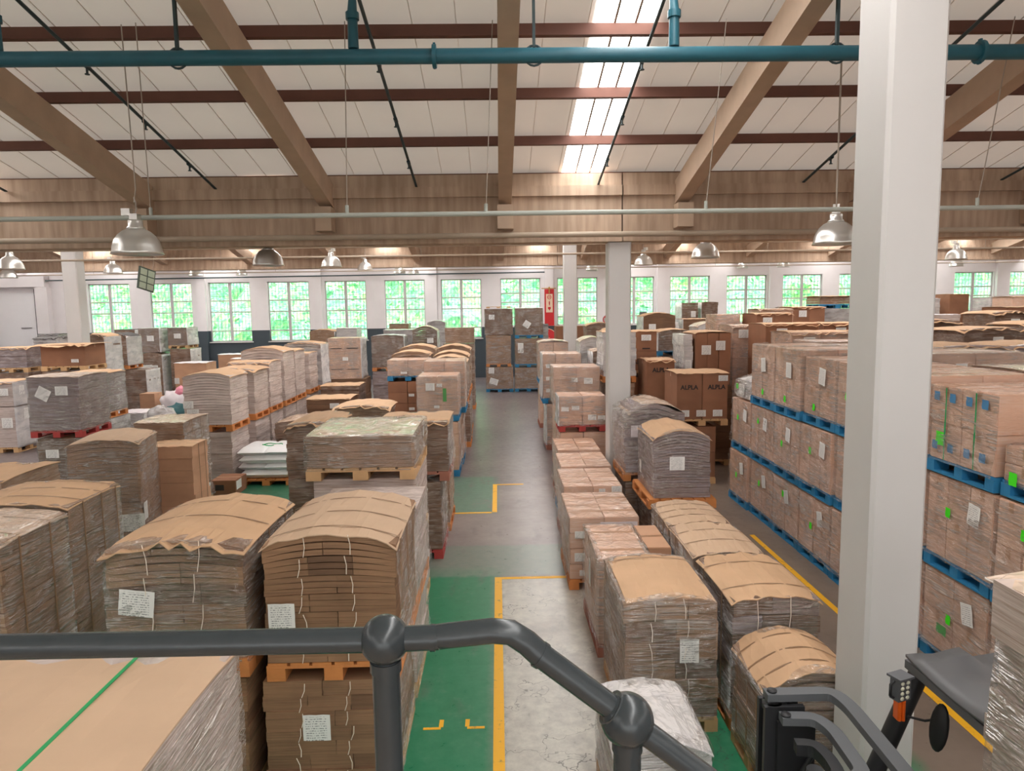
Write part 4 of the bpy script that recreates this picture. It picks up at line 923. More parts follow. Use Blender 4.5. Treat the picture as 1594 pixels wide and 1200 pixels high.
# --- right of the aisle
load('K0', .76, 1.42, 4.5, 5.35, 0, .74, 'b', 'wood', 'low white film-wrapped load behind the lower railing ball', GK, mat='white_film_and_sheen', top='white_film_and_sheen', arch=.07, nl=4, jit=.02, shell=True, rim=.4, labels=[('F', .3, .45, .14, .1)], amp=0.04)
load('K1', 1.07, 1.9, 5.87, 7.0, 0, 1.2, 'b', 'wood', 'nearest tan-topped bundle load right of the aisle with one white label and white twine', GK, top='sheet', arch=.05, near=('kraft_film', 'kraft_dark_film', 'kraft_film'), nl=6, strings=6, straps=[(.75, 'strapdark')], labels=[('F', .38, .66, .17, .22)], shell=True, rim=.22, amp=0.028, over=-.02)
load('K2', 1.04, 1.62, 7.25, 8.5, 0, 1.1, 'c', 'redbrown', 'narrow carton load under crumpled shiny film behind the nearest bundle load on the right', GK, grid=(1, 2, 3), shell=True, rim=.3, amp=0.04, labels=[('L', .1, .6, .16, .3)])
load('K3', .92, 1.86, 9.1, 10.4, 0, 1.0, 'c', 'orange', 'film-wrapped carton load on an orange pallet with several labels on its aisle corner', GK, grid=(2, 2, 4), rim=.05, labels=[('F', -.72, .72, .13, .1), ('F', -.72, .4, .14, .12), ('F', -.6, .2, .12, .08), ('F', .4, .82, .5, .12, 'white_sheet', 'label_strip')], amp=0.024, side='L', smat='milky_film')
load('K4', 1.0, 1.92, 10.75, 12.0, 0, 1.0, 'c', 'redbrown', 'carton load with two small white labels, third along the right side of the aisle', GK, grid=(2, 2, 3), labels=[('F', .3, .88, .1, .08), ('F', .8, .88, .16, .12)], side='L', smat='milky_film')
load('K5', 1.08, 1.98, 12.15, 13.35, 0, 1.0, 'c', 'blue', 'plain flat-topped carton load, fourth along the right side of the aisle', GK, grid=(2, 2, 3), side='L', smat='milky_film')
load('K6', 1.14, 1.98, 13.5, 14.75, 0, 1.02, 'c', 'redbrown', 'flat-topped carton load just below the red pallet on the right of the aisle', GK, grid=(2, 2, 3), side='L', smat='milky_film')
load('K7b', 1.32, 2.32, 14.95, 16.1, 0, 1.1, 'c', 'redbrown', 'bottom carton load under the red pallet beside the middle column', GK, grid=(2, 2, 3))
load('K7', 1.3, 2.3, 14.95, 15.75, 1.12, 1.9, 'c', 'red', 'sagging film-wrapped cartons on a red pallet beside the middle column', GK, grid=(2, 1, 3), shell=True, amp=0.032, labels=[('F', -.75, .45, .16, .1), ('F', -.3, .47, .16, .1), ('F', .42, .25, .18, .12), ('F', .82, .25, .16, .1)], side='L')
load('K8b', 1.32, 2.3, 16.2, 17.2, 0, 1.5, 'c', 'redbrown', 'hidden lower cartons behind the red pallet beside the middle column', GK, grid=(2, 1, 3))
load('K8', 1.28, 2.36, 16.2, 17.2, 1.52, 2.42, 'c', None, 'film-topped cartons rising behind those on the red pallet', GK, grid=(2, 1, 3), shell=True, amp=0.032, rim=.15, labels=[('F', -.1, .55, .14, .1), ('F', .5, .5, .2, .14)])
load('K9b', 1.28, 2.25, 18.5, 19.6, 0, 1.24, 'c', 'redbrown', 'bottom cartons in pale film below the blue pallet edge on the right of the aisle', GK, grid=(2, 2, 3), shell=True, side='L')
load('K9', 1.18, 2.2, 18.5, 19.6, 1.26, 2.58, 'c', 'blue', 'film-wrapped cartons with white labels on a blue pallet on the right of the aisle', GK, grid=(3, 2, 4), shell=True, amp=0.028, rim=.1, labels=[('F', -.7, .3, .14, .1), ('F', -.7, .62, .14, .1), ('F', -.7, .95, .14, .1)], side='L')
load('K10b', 1.3, 2.2, 22, 23.1, 0, 1.4, 'c', 'redbrown', 'bottom carton load farthest along the right side of the aisle', GK, grid=(2, 1, 2))
load('K10', 1.28, 2.2, 22, 23.1, 1.42, 2.72, 'c', 'blue', 'film-covered carton load with a bent top farthest along the right side of the aisle', GK, grid=(2, 1, 2), top='sheet_film', arch=.06, shell=True)
load('K11', 2.3, 3.0, 19.5, 20.6, 0, 2.85, 'b', 'wood', 'domed film-wrapped load right of the slim column foot', GN, mat='white_film_and_sheen', top='sheet_film', arch=.12, shell=True)
load('K12', 2.45, 3.2, 18, 19.1, 0, 2.65, 'b', 'wood', 'silvery wrapped load with brown front left of the pale tall load', GN, mat='kraft_dark_film', top='sheet_film', arch=.05, side='L')
load('K13b', 2.55, 3.25, 16.6, 17.7, 0, 1.98, 'b', 'wood', 'brown lower load behind the left edge of the middle column', GN, mat='kraft_film')
load('K13', 2.5, 3.28, 16.6, 17.7, 2.0, 3.2, 'b', 'orange', 'pale greenish wrapped load on an orange pallet at the left edge of the middle column', GN, mat='white_film_and_sheen', top='sheet')
load('L1', 2.5, 3.7, 30, 31.1, 0, 3.0, 'c', 'wood', 'pair of brown cartons beside the slim column below the window', GN, grid=(2, 1, 3), cmat='carton_dark')
load('L0', 1.95, 2.45, 34, 35, 0, 3.0, 'b', 'wood', 'silvery bundle just right of the red fire hose reel', GN, mat='silver_film', top='dark', flap=True)
load('L2', 3.3, 4.3, 26, 27.1, 0, 3.1, 'b', 'wood', 'dark domed load below the right-hand window left of the middle column', GN, mat='kraft_dark_film', top='sheet', arch=.12)
load('L3', 3.5, 4.4, 23, 24.1, 0, 3.0, 'b', 'wood', 'domed load with a bright tan lip next to the middle column', GN, mat='kraft_dark_film', top='sheet', arch=.12)
# --- low tan-topped row right of the aisle row
load('M1', 2.0, 2.78, 5.0, 5.74, 0, .86, 'b', 'wood', 'low domed tan-topped load in loose film beside the big white column', GM, mat='kraft_film', top='sheet', arch=.17, strings=0, nl=6, straps=[(-.6, 'strapdark'), (-.05, 'strapdark'), (.6, 'strapdark')], shell=True, rim=.3, amp=0.04)
load('M2', 2.03, 2.8, 5.88, 6.95, 0, 1.2, 'b', 'orange', 'tan-topped load with a blue-grey front edge, second in the low row by the big column', GM, near=('plum_film', 'kraft_dark_film', 'kraft_film'), nl=7, top='sheet', arch=.05, strings=3, straps=[(-.55, 'strapdark'), (.5, 'strapdark')], shell=True, amp=0.016)
load('M3', 2.03, 2.78, 7.1, 8.1, 0, 1.17, 'b', 'orange', 'tan-topped load third in the low row from the big column', GM, mat='kraft_film', top='sheet_pale', arch=.05, straps=[(-.3, 'strapdark'), (.4, 'strapdark')], shell=True)
load('M4', 2.05, 2.8, 8.25, 9.2, 0, 1.14, 'b', 'orange', 'tan-topped load at the far end of the low row, below the orange pallet', GM, mat='kraft_film', top='sheet_pale', arch=.05, straps=[(-.5, 'strapdark'), (0, 'strapdark'), (.5, 'strapdark')], shell=True)
# --- raised pallets by the middle column
load('N1b', 2.25, 3.1, 10.0, 11.15, 0, .82, 'b', 'wood', 'dark lower load beneath the purple-grey glossy load', GN, mat='kraft_dark_film', shell=True)
load('N1', 2.25, 3.08, 10.02, 11.15, .84, 1.72, 'b', None, 'purple-grey glossy film-wrapped load with a tan dome and white label on an orange pallet', GN, mat='plum_film', top='sheet', arch=.13, nl=12, shell=True, rim=.1, amp=0.024, labels=[('F', -.18, .42, .22, .2), ('L', -.5, .2, .14, .2)])
load('N2b', 2.1, 2.98, 11.5, 12.55, 0, .86, 'b', 'wood', 'dark lower load beneath the slumped film-wrapped bundle', GN, mat='kraft_dark_film')
load('N2', 2.08, 2.98, 11.5, 12.55, .88, 2.02, 'b', 'orange', 'slumped rounded bundle in wrinkled film beside the foot of the middle column', GN, mat='plum_film', top='sheet_film', arch=.18, nl=7, jit=.05, lean=(.1, 0), shell=True, rim=.5, amp=0.056, labels=[('F', -.25, .75, .45, .2, 'white_sheet', 'label_strip')])
# --- printed carton loads
def ink_text(root, txt, x, z, size, D):
    cu = bpy.data.curves.new('lettering', 'FONT'); cu.body = txt; cu.size = size; cu.align_x = 'CENTER'; cu.extrude = .001; cu.offset = .004
    ob = bpy.data.objects.new('tmp', cu); C.objects.link(ob); dg = bpy.context.evaluated_depsgraph_get()
    me = bpy.data.meshes.new_from_object(ob.evaluated_get(dg)); bpy.data.objects.remove(ob)
    me.materials.clear(); me.materials.append(M['ink'])
    o = put('lettering', me, root, (x, -D / 2 - .006, z)); o.rotation_euler = (PI / 2, 0, 0)
load('P1b', 3.78, 4.6, 14.6, 15.7, 0, 1.24, 'c', 'wood', 'lower brown carton load with a small white label under the wide lettered one', GP, grid=(2, 1, 2), cmat='carton_dark', labels=[('F', .1, .9, .22, .14), ('F', .1, .3, .13, .1, 'lime', 'sticker')])
r = load('P1', 3.76, 4.84, 14.6, 15.7, 1.26, 2.38, 'c', 'wood', 'wide brown carton load lettered twice, right of the slumped bundle', GP, grid=(2, 1, 1), cmat='carton_dark', top='sheet', labels=[('F', -.7, .2, .2, .14), ('F', -.05, .2, .2, .14), ('F', .6, .2, .2, .14), ('F', .8, .95, .2, .12)])
for u in (-.28, .3): ink_text(r, 'ALPLA', u, .78, .13, 1.1)
load('P2b', 3.45, 4.2, 16.2, 17.2, 0, 1.3, 'c', 'wood', 'hidden lower cartons under the middle lettered carton', GP, grid=(1, 1, 2), cmat='carton_dark')
r = load('P2', 3.46, 4.12, 16.2, 17.2, 1.32, 2.54, 'c', None, 'brown lettered carton between the tall and the wide lettered ones', GP, grid=(1, 1, 1), cmat='carton_dark', top='sheet', flap=True)
ink_text(r, 'ALPLA', 0, .95, .14, 1.0)
load('P3b', 3.45, 4.1, 18, 19.1, 0, 1.98, 'c', 'wood', 'hidden lower cartons under the tall lettered carton', GP, grid=(1, 1, 2), cmat='carton_dark')
r = load('P3', 3.3, 4.1, 18, 19.1, 2.0, 3.16, 'c', 'wood', 'tall brown lettered carton stack right against the middle column', GP, grid=(1, 1, 2), cmat='carton_dark', top='sheet', labels=[('F', .3, .92, .25, .15), ('F', .3, .7, .2, .03, 'ink', 'printed_line')])
ink_text(r, 'ALPLA', .02, .32, .18, 1.1)
load('P4b', 4.34, 5.5, 16.3, 17.4, 0, 1.9, 'b', 'wood', 'lower load under the big dark carton with two labels', GP, mat='kraft_dark')
load('P4', 4.62, 5.46, 16.3, 17.4, 1.93, 3.16, 'c', None, 'big dark brown carton with two white labels and a white film side', GP, grid=(3, 1, 1), cmat='carton_dark', top='sheet', arch=.03, labels=[('F', -.4, .72, .22, .22), ('F', .4, .82, .22, .22)], tape=False)
load('P4w', 4.36, 4.57, 16.35, 17.4, 1.93, 3.12, 'b', None, 'narrow white film-wrapped pile against the big dark carton', GP, mat='white_film_and_sheen', labels=[('F', 0, .3, .14, .3)])
load('P5b', 4.7, 5.6, 20, 21.1, 0, 2.36, 'b', 'wood', 'lower load under the dark carton on a blue pallet', GP, mat='kraft_dark_film', side='L')
load('P5', 4.6, 5.6, 20, 21.1, 2.38, 3.05, 'b', 'blue', 'dark brown load with sheen-white film side on a blue pallet behind the lettered cartons', GP, mat='kraft_dark', top='sheet', arch=.08, shell=True, side='L')
load('P5c', 5.0, 5.4, 18.4, 19.3, 0, 2.9, 'b', 'blue', 'thin white film-wrapped load left of the big dark carton', GP, mat='white_film_and_sheen', top='sheet')
load('P6', 5.0, 6.1, 24, 25.1, 0, 3.45, 'b', 'wood', 'tan-domed dark load with a white label below the window right of the middle column', GP, mat='kraft_dark', top='sheet', arch=.12, labels=[('F', -.45, 2.95, .24, .24)], side='L')
load('P7', 7.9, 8.6, 30, 31.1, 0, 3.92, 'b', 'wood', 'left of the two tall brown-fronted loads in front of the fourth right window', GP, mat='kraft_dark_film', labels=[('F', .4, 3.3, .2, .26)], side='L')
load('P8', 8.75, 9.45, 30, 31.1, 0, 3.92, 'b', 'wood', 'right of the two tall brown-fronted loads in front of the fourth right window', GP, mat='kraft_dark_film', arch=.03, side='L')
load('P9', 6.9, 7.8, 26, 27.1, 0, 3.3, 'b', 'wood', 'tan-topped load with a sheen-white side in front of the two tall brown-fronted loads', GP, mat='kraft_dark', top='sheet', side='L')
load('P9w', 6.4, 6.74, 26, 27.1, 0, 3.2, 'b', 'wood', 'white film-wrapped pile left of the tan-topped far load', GP, mat='white_film_and_sheen')
load('P10', 6.6, 7.5, 23, 24.1, 0, 3.1, 'b', 'wood', 'round-topped white-wrapped load below the two tall brown-fronted loads', GP, mat='white_film_and_sheen', top='sheet_film', arch=.15)
load('P11', 5.95, 6.6, 19, 20, 0, 3.55, 'c', 'wood', 'tall film-wrapped carton load standing left of the wide brown-topped block', GP, grid=(1, 1, 4), shell=True)
# --- right-hand block
fr = [12.6, 11.5, 10.45, 9.4, 8.35, 7.3, 6.25, 5.2]
desc = ['farthest', 'second farthest', 'third farthest', 'fourth farthest', 'fifth', 'sixth', 'first', 'second']
def Z(k): return (0, 1.0, 1.02, 2.04, 2.06)
for k, y in enumerate(fr):
    w = min(1.03, (fr[k - 1] - y if k else 1.05) - .06)
    for tier in range(3):
        if k == 0 and tier == 2: continue
        z0 = (0, 1.01, 2.03)[tier]; z1 = (.99, 2.01, 3.02)[tier]
        if k in (1, 2) and tier == 2: z1 = 3.1
        if k == 7 and tier == 2: z1 = 2.5
        if k == 6 and tier == 2: z1 = 2.95
        nm = ('bottom', 'middle', 'top')[tier]
        if k in (4, 5): lb = '%s blue-pallet load mostly hidden behind the %s of the big white column' % (nm, 'left edge' if k == 4 else 'right edge')
        elif k < 4: lb = '%s carton load of the %s blue-pallet stack, left of the big white column' % (nm, desc[k])
        else: lb = '%s carton load of the %s blue-pallet stack right of the big white column' % (nm, desc[k])
        la = [('L', .5 - .3 * (k % 3) * .5, .62, .17, .22, 'label', 'paper_label', .1 * ((k * 5 + tier * 3) % 5 - 2)), ('L', -.1 - .3 * ((k * 3 + tier) % 3) * .5, .5 + .1 * ((k + tier) % 3), .075, .1, 'lime', 'sticker')]
        if tier == 2 and k in (1, 2, 3): la = [('L', .2, .62, .2, .24, 'label', 'paper_label', .12 * (k - 2)), ('L', .35 - .2 * k, .22, .075, .1, 'lime', 'sticker')]
        if k == 6 and tier == 2:
            lb = 'top carton load with blue printed squares and green straps right of the big column'
            la = [('L', q, zz, .09, .09, 'blue_ink', 'printed_mark') for zz in (.25, .76) for q in (.7, .25, -.25, -.75)] + [('L', .45, .16, .02, .74, 'green_strap', 'strap'), ('L', -.45, .16, .02, .74, 'green_strap', 'strap'), ('L', -.6, .3, .12, .14, 'lime', 'sticker')]
        if k == 7 and tier == 2:
            lb = 'low film-wrapped carton load with a torn white label beneath a loose brown box'
            la = [('L', .1, .18, .2, .22, 'label', 'paper_label', .2), ('L', -.7, .12, .1, .12, 'lime', 'sticker')]
        if k == 6 and tier == 0: la += [('L', -.3, .35, .16, .1, 'green_ink', 'printed_mark')]
        load('R%d%d' % (k, tier), 4.57 + .012 * ((k * 7 + tier * 3) % 4), 5.7, y, y + w, z0, z1, 'c', 'blue', lb, GR, grid=(2, 2, 2) if tier != 1 else (2, 3, 2), labels=la, shell=(tier == 2 and k in (1, 2, 3, 7)), rim=.14 if tier == 2 else 0, amp=.012, side='' if (tier == 2 and k in (1, 2, 3, 7)) else 'L', smat='milky_film')
load('R02', 4.62, 5.6, 12.76, 13.46, 2.05, 2.36, 'b', None, 'slumped heap of white film and papers on the farthest blue-pallet stack', GR, mat='white_film_and_sheen', arch=.12, jit=.06, nl=3, shell=True, rim=.6, amp=.06, labels=[('L', .1, .06, .3, .2), ('L', -.6, .15, .12, .1, 'lime', 'sticker')])
# second row behind (tops seen above the first)
for k, (y, z, lb) in enumerate(((5.2, 2.95, 'wide wrapped load at the right picture edge behind the row with blue squares'), (6.35, 3.0, 'wide film-covered load right of the big column, behind the blue-square cartons'), (7.5, 3.02, 'second film-covered load right of the big column, further back'), (9.4, 3.1, 'carton load partly hidden by the left edge of the big column'), (10.5, 3.05, 'film-topped load behind the labelled top cartons left of the big column'), (11.6, 3.08, 'second film-topped load behind the labelled top cartons left of the big column'), (12.75, 3.1, 'third film-topped load behind the labelled top cartons'))):
    load('S%d' % k, 5.83, 7.2, y, y + .98, 0, z, 'b' if k < 3 else 'c', 'blue', lb, GR, mat='carton_film', grid=(2, 1, 3), top='sheet_film' if k < 3 else None, shell=True if k >= 1 else False, rim=.3, amp=.02, nl=10, labels=[('F', -.3, z - .3, .16, .16)])
# block of brown flat-topped cartons further back
q = [(5.7, 6.55, 16.9, 3.3, 'film-wrapped carton stack right of the big dark carton with two labels'), (6.0, 7.2, 14.2, 3.22, 'flat-topped carton stack with a torn brown lid left of the big column'), (7.4, 8.6, 14.4, 3.2, 'open-fronted brown carton stack with a label beside the big column'), (6.0, 7.2, 15.6, 3.36, 'flat brown-lidded stack behind the torn-lidded cartons'), (7.6, 8.9, 16.2, 3.34, 'second flat brown-lidded stack beside the big column'), (6.75, 7.7, 18.2, 3.56, 'flat brown-lidded stack behind the tall film-wrapped cartons'), (7.9, 8.9, 21.0, 3.66, 'crumpled film-topped stack in front of the right windows'), (9.1, 10.1, 21.5, 3.7, 'dark brown flat-topped stack in front of the right windows'), (10.0, 10.95, 24.0, 3.7, 'white film-wrapped stack left of the one with a dark blue pallet')]
for k, (a, b, y, z, lb) in enumerate(q):
    load('Q%d' % k, a, b, y, y + 1.1, 0, z, 'c', 'wood', lb, GR, grid=(2, 1, 4), top='sheet' if k not in (0, 6, 8) else 'sheet_film', flap=True, cmat='carton_film' if k in (0, 1, 6) else ('white_film_and_sheen' if k == 8 else 'carton_dark'), labels=[('F', -.4, z - .3, .24, .2)], tape=False, shell=True if k in (0, 1) else False)
load('U1', 11.2, 12.3, 24, 25.1, 0, 3.62, 'b', 'wood', 'lower load of the stack with a raised dark blue pallet beside the big column', GV, mat='silver_film')
load('U1t', 11.1, 12.3, 24, 25.1, 3.63, 4.05, 'b', 'blue', 'tan-topped load on a raised dark blue pallet beside the big column', GV, mat='kraft_film', top='sheet', over=.08)
v = [(19.5, 20.35, 30, 4.12, 'c', 'carton_dark', 'brown carton stack between two white-wrapped ones at the far right window'), (18.2, 19.2, 30.2, 3.95, 'b', 'white_film_and_sheen', 'white film-wrapped stack left of the far brown carton stack'), (20.3, 21.2, 28.6, 3.95, 'b', 'white_film_and_sheen', 'white film-wrapped stack with a dark pole right of the far brown carton stack'), (21.4, 22.4, 29.2, 4.0, 'b', 'white_film_and_sheen', 'white film-wrapped stack below the pilaster at the far right'), (19.0, 20.1, 25.6, 3.95, 'c', 'carton_film', 'pale carton stack at the right picture edge near the last window'), (14.7, 15.9, 20, 3.62, 'c', 'carton_dark', 'dark open-fronted carton stack at the right picture edge'), (17.0, 18.0, 27, 3.3, 'b', 'grey_film', 'pile of pale boards in front of the far brown carton stack')]
for k, (a, b, y, z, st, mt, lb) in enumerate(v):
    load('V%d' % k, a, b, y, y + 1.1, 0, z, st, 'wood', lb, GV, mat=mt, cmat=mt, grid=(1, 1, 3), top={'c': 'sheet', 'b': 'white_sheet'}[st], tape=False)
v = [(7.5, 8.9, 11.9, 3.0, 'left of two greyish wrapped loads with tan tops right of the big column'), (9.05, 10.4, 12.1, 3.0, 'right of two greyish wrapped loads with tan tops right of the big column'), (9.7, 11.0, 14.4, 3.2, 'load with a wide bent tan board on top right of the big column'), (9.4, 10.8, 16.2, 3.34, 'brown corrugated load behind the bent tan board, by the right edge of the big column'), (11.2, 12.6, 14.6, 3.3, 'crumpled film-covered load at the right picture edge'), (12.2, 13.1, 17.0, 3.5, 'tan folded load at the right picture edge in front of the dark open-fronted stack')]
for k, (a, b, y, z, lb) in enumerate(v):
    load('W%d' % k, a, b, y, y + 1.2, 0, z, 'b', 'wood', lb, GV, mat='plum_film' if k < 2 else 'kraft_dark_film', top='sheet', flap=True, arch=.05, labels=[('F', .1, z - .32, .22, .18)], over=.05, shell=k == 4)
# near load at the bottom right corner
load('X1', 1.5, 2.5, .95, 2.02, 0, 2.97, 'b', 'wood', 'very near film-wrapped cardboard stack at the bottom right picture corner', GV, mat='grey_film', top='sheet_film', nl=16, jit=.03, shell=True, amp=.03)
# orange pallet under the purple-grey load: a shared wide pallet board carries it
for k in ('N1',):
    p = put('pallet', pallet_mesh('orange'), LOADS[k]); p.scale = (1.0, 1.25, 1); p['label'] = 'orange wooden pallet'
    for c in LOADS[k].children:
        if c != p: c.location.z += .146

# --- loose things
def box_thing(name, label, cat, x0, x1, y0, y1, z0, z1, mat, group=None, rz=0):
    o = put(name, carton_mesh(x1 - x0, y1 - y0, z1 - z0, mat), None, ((x0 + x1) / 2, (y0 + y1) / 2, z0)); o.rotation_euler = (0, 0, rz); return tag(o, label, cat, group)
# lower load + loose brown box beside the crumpled-film load
load('K2b', 1.7, 1.98, 7.25, 9.0, 0, .68, 'b', 'wood', 'low grey-topped load carrying the loose brown box', GK, mat='kraft_dark', top='sheet_film')
box_thing('carton', 'loose brown box beside the crumpled shiny film load right of the aisle', 'box', 1.7, 1.99, 7.9, 8.75, .712, .99, 'carton')
box_thing('carton', 'loose brown box resting on the low wrapped load right of the big column', 'box', 4.85, 5.45, 5.35, 6.0, 2.53, 2.8, 'carton')
o = box_thing('carton', 'small orange-brown carton on the floor in front of the nearest grey two-high stack', 'box', -6.02, -5.5, 14.35, 15.0, .002, .33, 'carton_dark')
m = MB(); m.box(-.16, .02, -.33, -.3265, .12, .24); m.build('hand_hole_shade', M['dark'], o)  # dark plate painted as the shade inside the hole
m = MB(); m.box(.262, .266, -.28, .0, .12, .3); m.build('paper_label', M['label'], o)
# white sacks
t = thing('sack_pallet_load', 'pallet of white sacks in film on the green floor left of the wide wrapped load', 'pallet load', (-5.15, 15.75, 0), None)
p = put('pallet', pallet_mesh('orange'), t); p.scale = (1.2, 1.15, 1)
def sack_mesh(w, d, h):
    m = MB(); nx, ny = 12, 8; vs = []
    for s in (1, -1):
        for j in range(ny + 1):
            for i in range(nx + 1):
                u = 2 * i / nx - 1; v = 2 * j / ny - 1
                e = (max(0, 1 - abs(u) ** 6) * max(0, 1 - abs(v) ** 6)) ** .5
                vs.append((u * w / 2, v * d / 2, h / 2 + s * h / 2 * e + .008 * noise.noise(Vector((u * 3, v * 3, s * 2)))))
    N = (nx + 1) * (ny + 1); fs = []
    for j in range(ny):
        for i in range(nx):
            a = j * (nx + 1) + i; fs.append((a, a + 1, a + nx + 2, a + nx + 1)); fs.append((N + a, N + a + nx + 1, N + a + nx + 2, N + a + 1))
    m.add(vs, fs, 0, True); return m.mesh('sack', M['sack'])
sm = sack_mesh(.62, 1.1, .19); sm2 = sack_mesh(1.16, .58, .19)
for k in range(4):
    for q in range(2):
        o = put('sack', sm if k % 2 else sm2, t)
        o.location = ((-.29 + .58 * q) if k % 2 else rng.uniform(-.02, .02), rng.uniform(-.02, .02) if k % 2 else (-.27 + .54 * q), .146 + k * .165)
m = MB(); m.tube([(.05 + .22 * math.cos(a * PI / 12), -.15 + .1 * math.sin(a * PI / 12), .84 + .01 * math.sin(a)) for a in range(20)], .01, 6); m.build('green_tie', M['green_strap'], t)
# soft things on the floor at the left
def blob(name, label, cat, x, y, z, sx, sy, sz, mat, seed, parent=None):
    m = MB(); n = 26; k = 14; vs = []
    for i in range(k + 1):
        t = PI * i / k
        for j in range(n):
            p = 2 * PI * j / n; v = Vector((math.sin(t) * math.cos(p), math.sin(t) * math.sin(p), math.cos(t)))
            d = 1 + .22 * noise.noise(v * 2.2 + Vector((seed, 0, 0))) + .1 * noise.noise(v * 6 + Vector((seed, 3, 0)))
            vs.append((v.x * sx * d, v.y * sy * d, max(0, (v.z + .75) * sz * d)))
    m.add(vs, [(i * n + j, (i + 1) * n + j, (i + 1) * n + (j + 1) % n, i * n + (j + 1) % n) for i in range(k) for j in range(n)], 0, True)
    o = m.build(name, M[mat], parent, (x, y, z)); 
    return tag(o, label, cat) if label else o
o = blob('plastic_bag', 'white plastic bag with a pink top on the floor left of the grey two-high stack', 'bag', -12.0, 26.2, .002, .55, .5, .55, 'white_sheet', 1)
blob('pink_bundle', None, None, .25, -.1, .75, .24, .22, .2, 'pinkbag', 4, o)['label'] = 'pink crumpled top'
blob('plastic_bag', 'grey translucent bag heap in front of the white bag at the left', 'bag', -10.75, 22.2, .002, .5, .45, .5, 'silver_film', 7)
blob('cloth_bundle', 'dark teal cloth bundle at the foot of the white bag', 'cloth', -11.5, 25.3, .002, .55, .4, .3, 'teal_cloth', 9)
box_thing('carton', 'small carton left of the white bag with the pink top', 'box', -13.3, -12.75, 26.0, 26.6, .002, .85, 'carton')
load('G1', -12.3, -11.4, 22.6, 23.6, 0, .62, 'b', 'wood', 'low white-wrapped load on the floor right of the glossy orange-pallet load', GD, mat='white_film_and_sheen', top='white_sheet', shell=True)
# white sheets and a spare pallet on the three-high stacks
o = put('pallet', pallet_mesh('wood'), None, (.05, 32.4, 3.81)); o.scale = (1.1, 1.0, .5); tag(o, 'flat pallet lying on top of the left three-high stack', 'pallet')

# ---------------------------------------------------------------- railing
t = thing('handrail', 'dark slate tubular handrail with ball joints across the foreground', 'railing', (-.22, 1.25, 2.1))
z = 1.09
m = MB(); m.tube([(-2.2, .02, z + .0), (-.01, 0, z)], .0235, 20); m.build('rail', M['rail'], t)
m = MB(); m.sphere((0, 0, z), .046, 28); m.build('ball_joint', M['rail'], t)
m = MB(); m.tube([(0, 0, .0), (0, 0, z - .02)], .0262, 20); m.tube([(0, 0, z - .06), (0, 0, z - .04)], .0295, 20); m.tube([(0, 0, 0), (0, 0, .012)], .07, 20); m.build('post', M['rail'], t)
pts = [Vector((.01, 0, z)), Vector((.1, 0, z + .002)), Vector((.20, 0, z + .012)), Vector((.235, 0, z + .008)), Vector((.265, -.002, z - .012)), Vector((.29, -.004, z - .036)), Vector((.45, -.01, z - .162)), Vector((1.0, -.03, z - .60))]
m = MB(); m.tube(pts[:2], .0235, 20); m.tube([(.085, 0, z + .001), (.094, 0, z + .001)], .0252, 20); m.tube([(.096, 0, z + .001), (.10, 0, z + .003), (.12, 0, z + .005)] + pts[2:6], [.0215, .0235, .0235, .0235, .0235, .0235, .0235], 20); m.tube([pts[5] + Vector((-.004, 0, .003)), pts[5] + Vector((.004, 0, -.003))], .0256, 20); m.build('rail_elbow', M['rail'], t)
m = MB(); m.tube(pts[5:], .0232, 20); m.build('sloping_rail', M['rail'], t)
m = MB(); m.sphere((.452, -.01, z - .165), .05, 28); m.tube([(.42, -.008, z - .14), (.428, -.008, z - .146)], .034, 20); m.build('ball_joint', M['rail'], t)
m = MB(); m.tube([(.452, -.01, 0), (.452, -.01, z - .19)], .0262, 20); m.tube([(.452, -.01, z - .225), (.452, -.01, z - .205)], .029, 20); m.build('post', M['rail'], t)
ni[0] += 1; m = MB(); m.box(-2.6, .6, -2, 1.4, 2.0, 2.098); struct('trim_%d' % ni[0], m, M['concrete'], label='landing slab under the handrail')

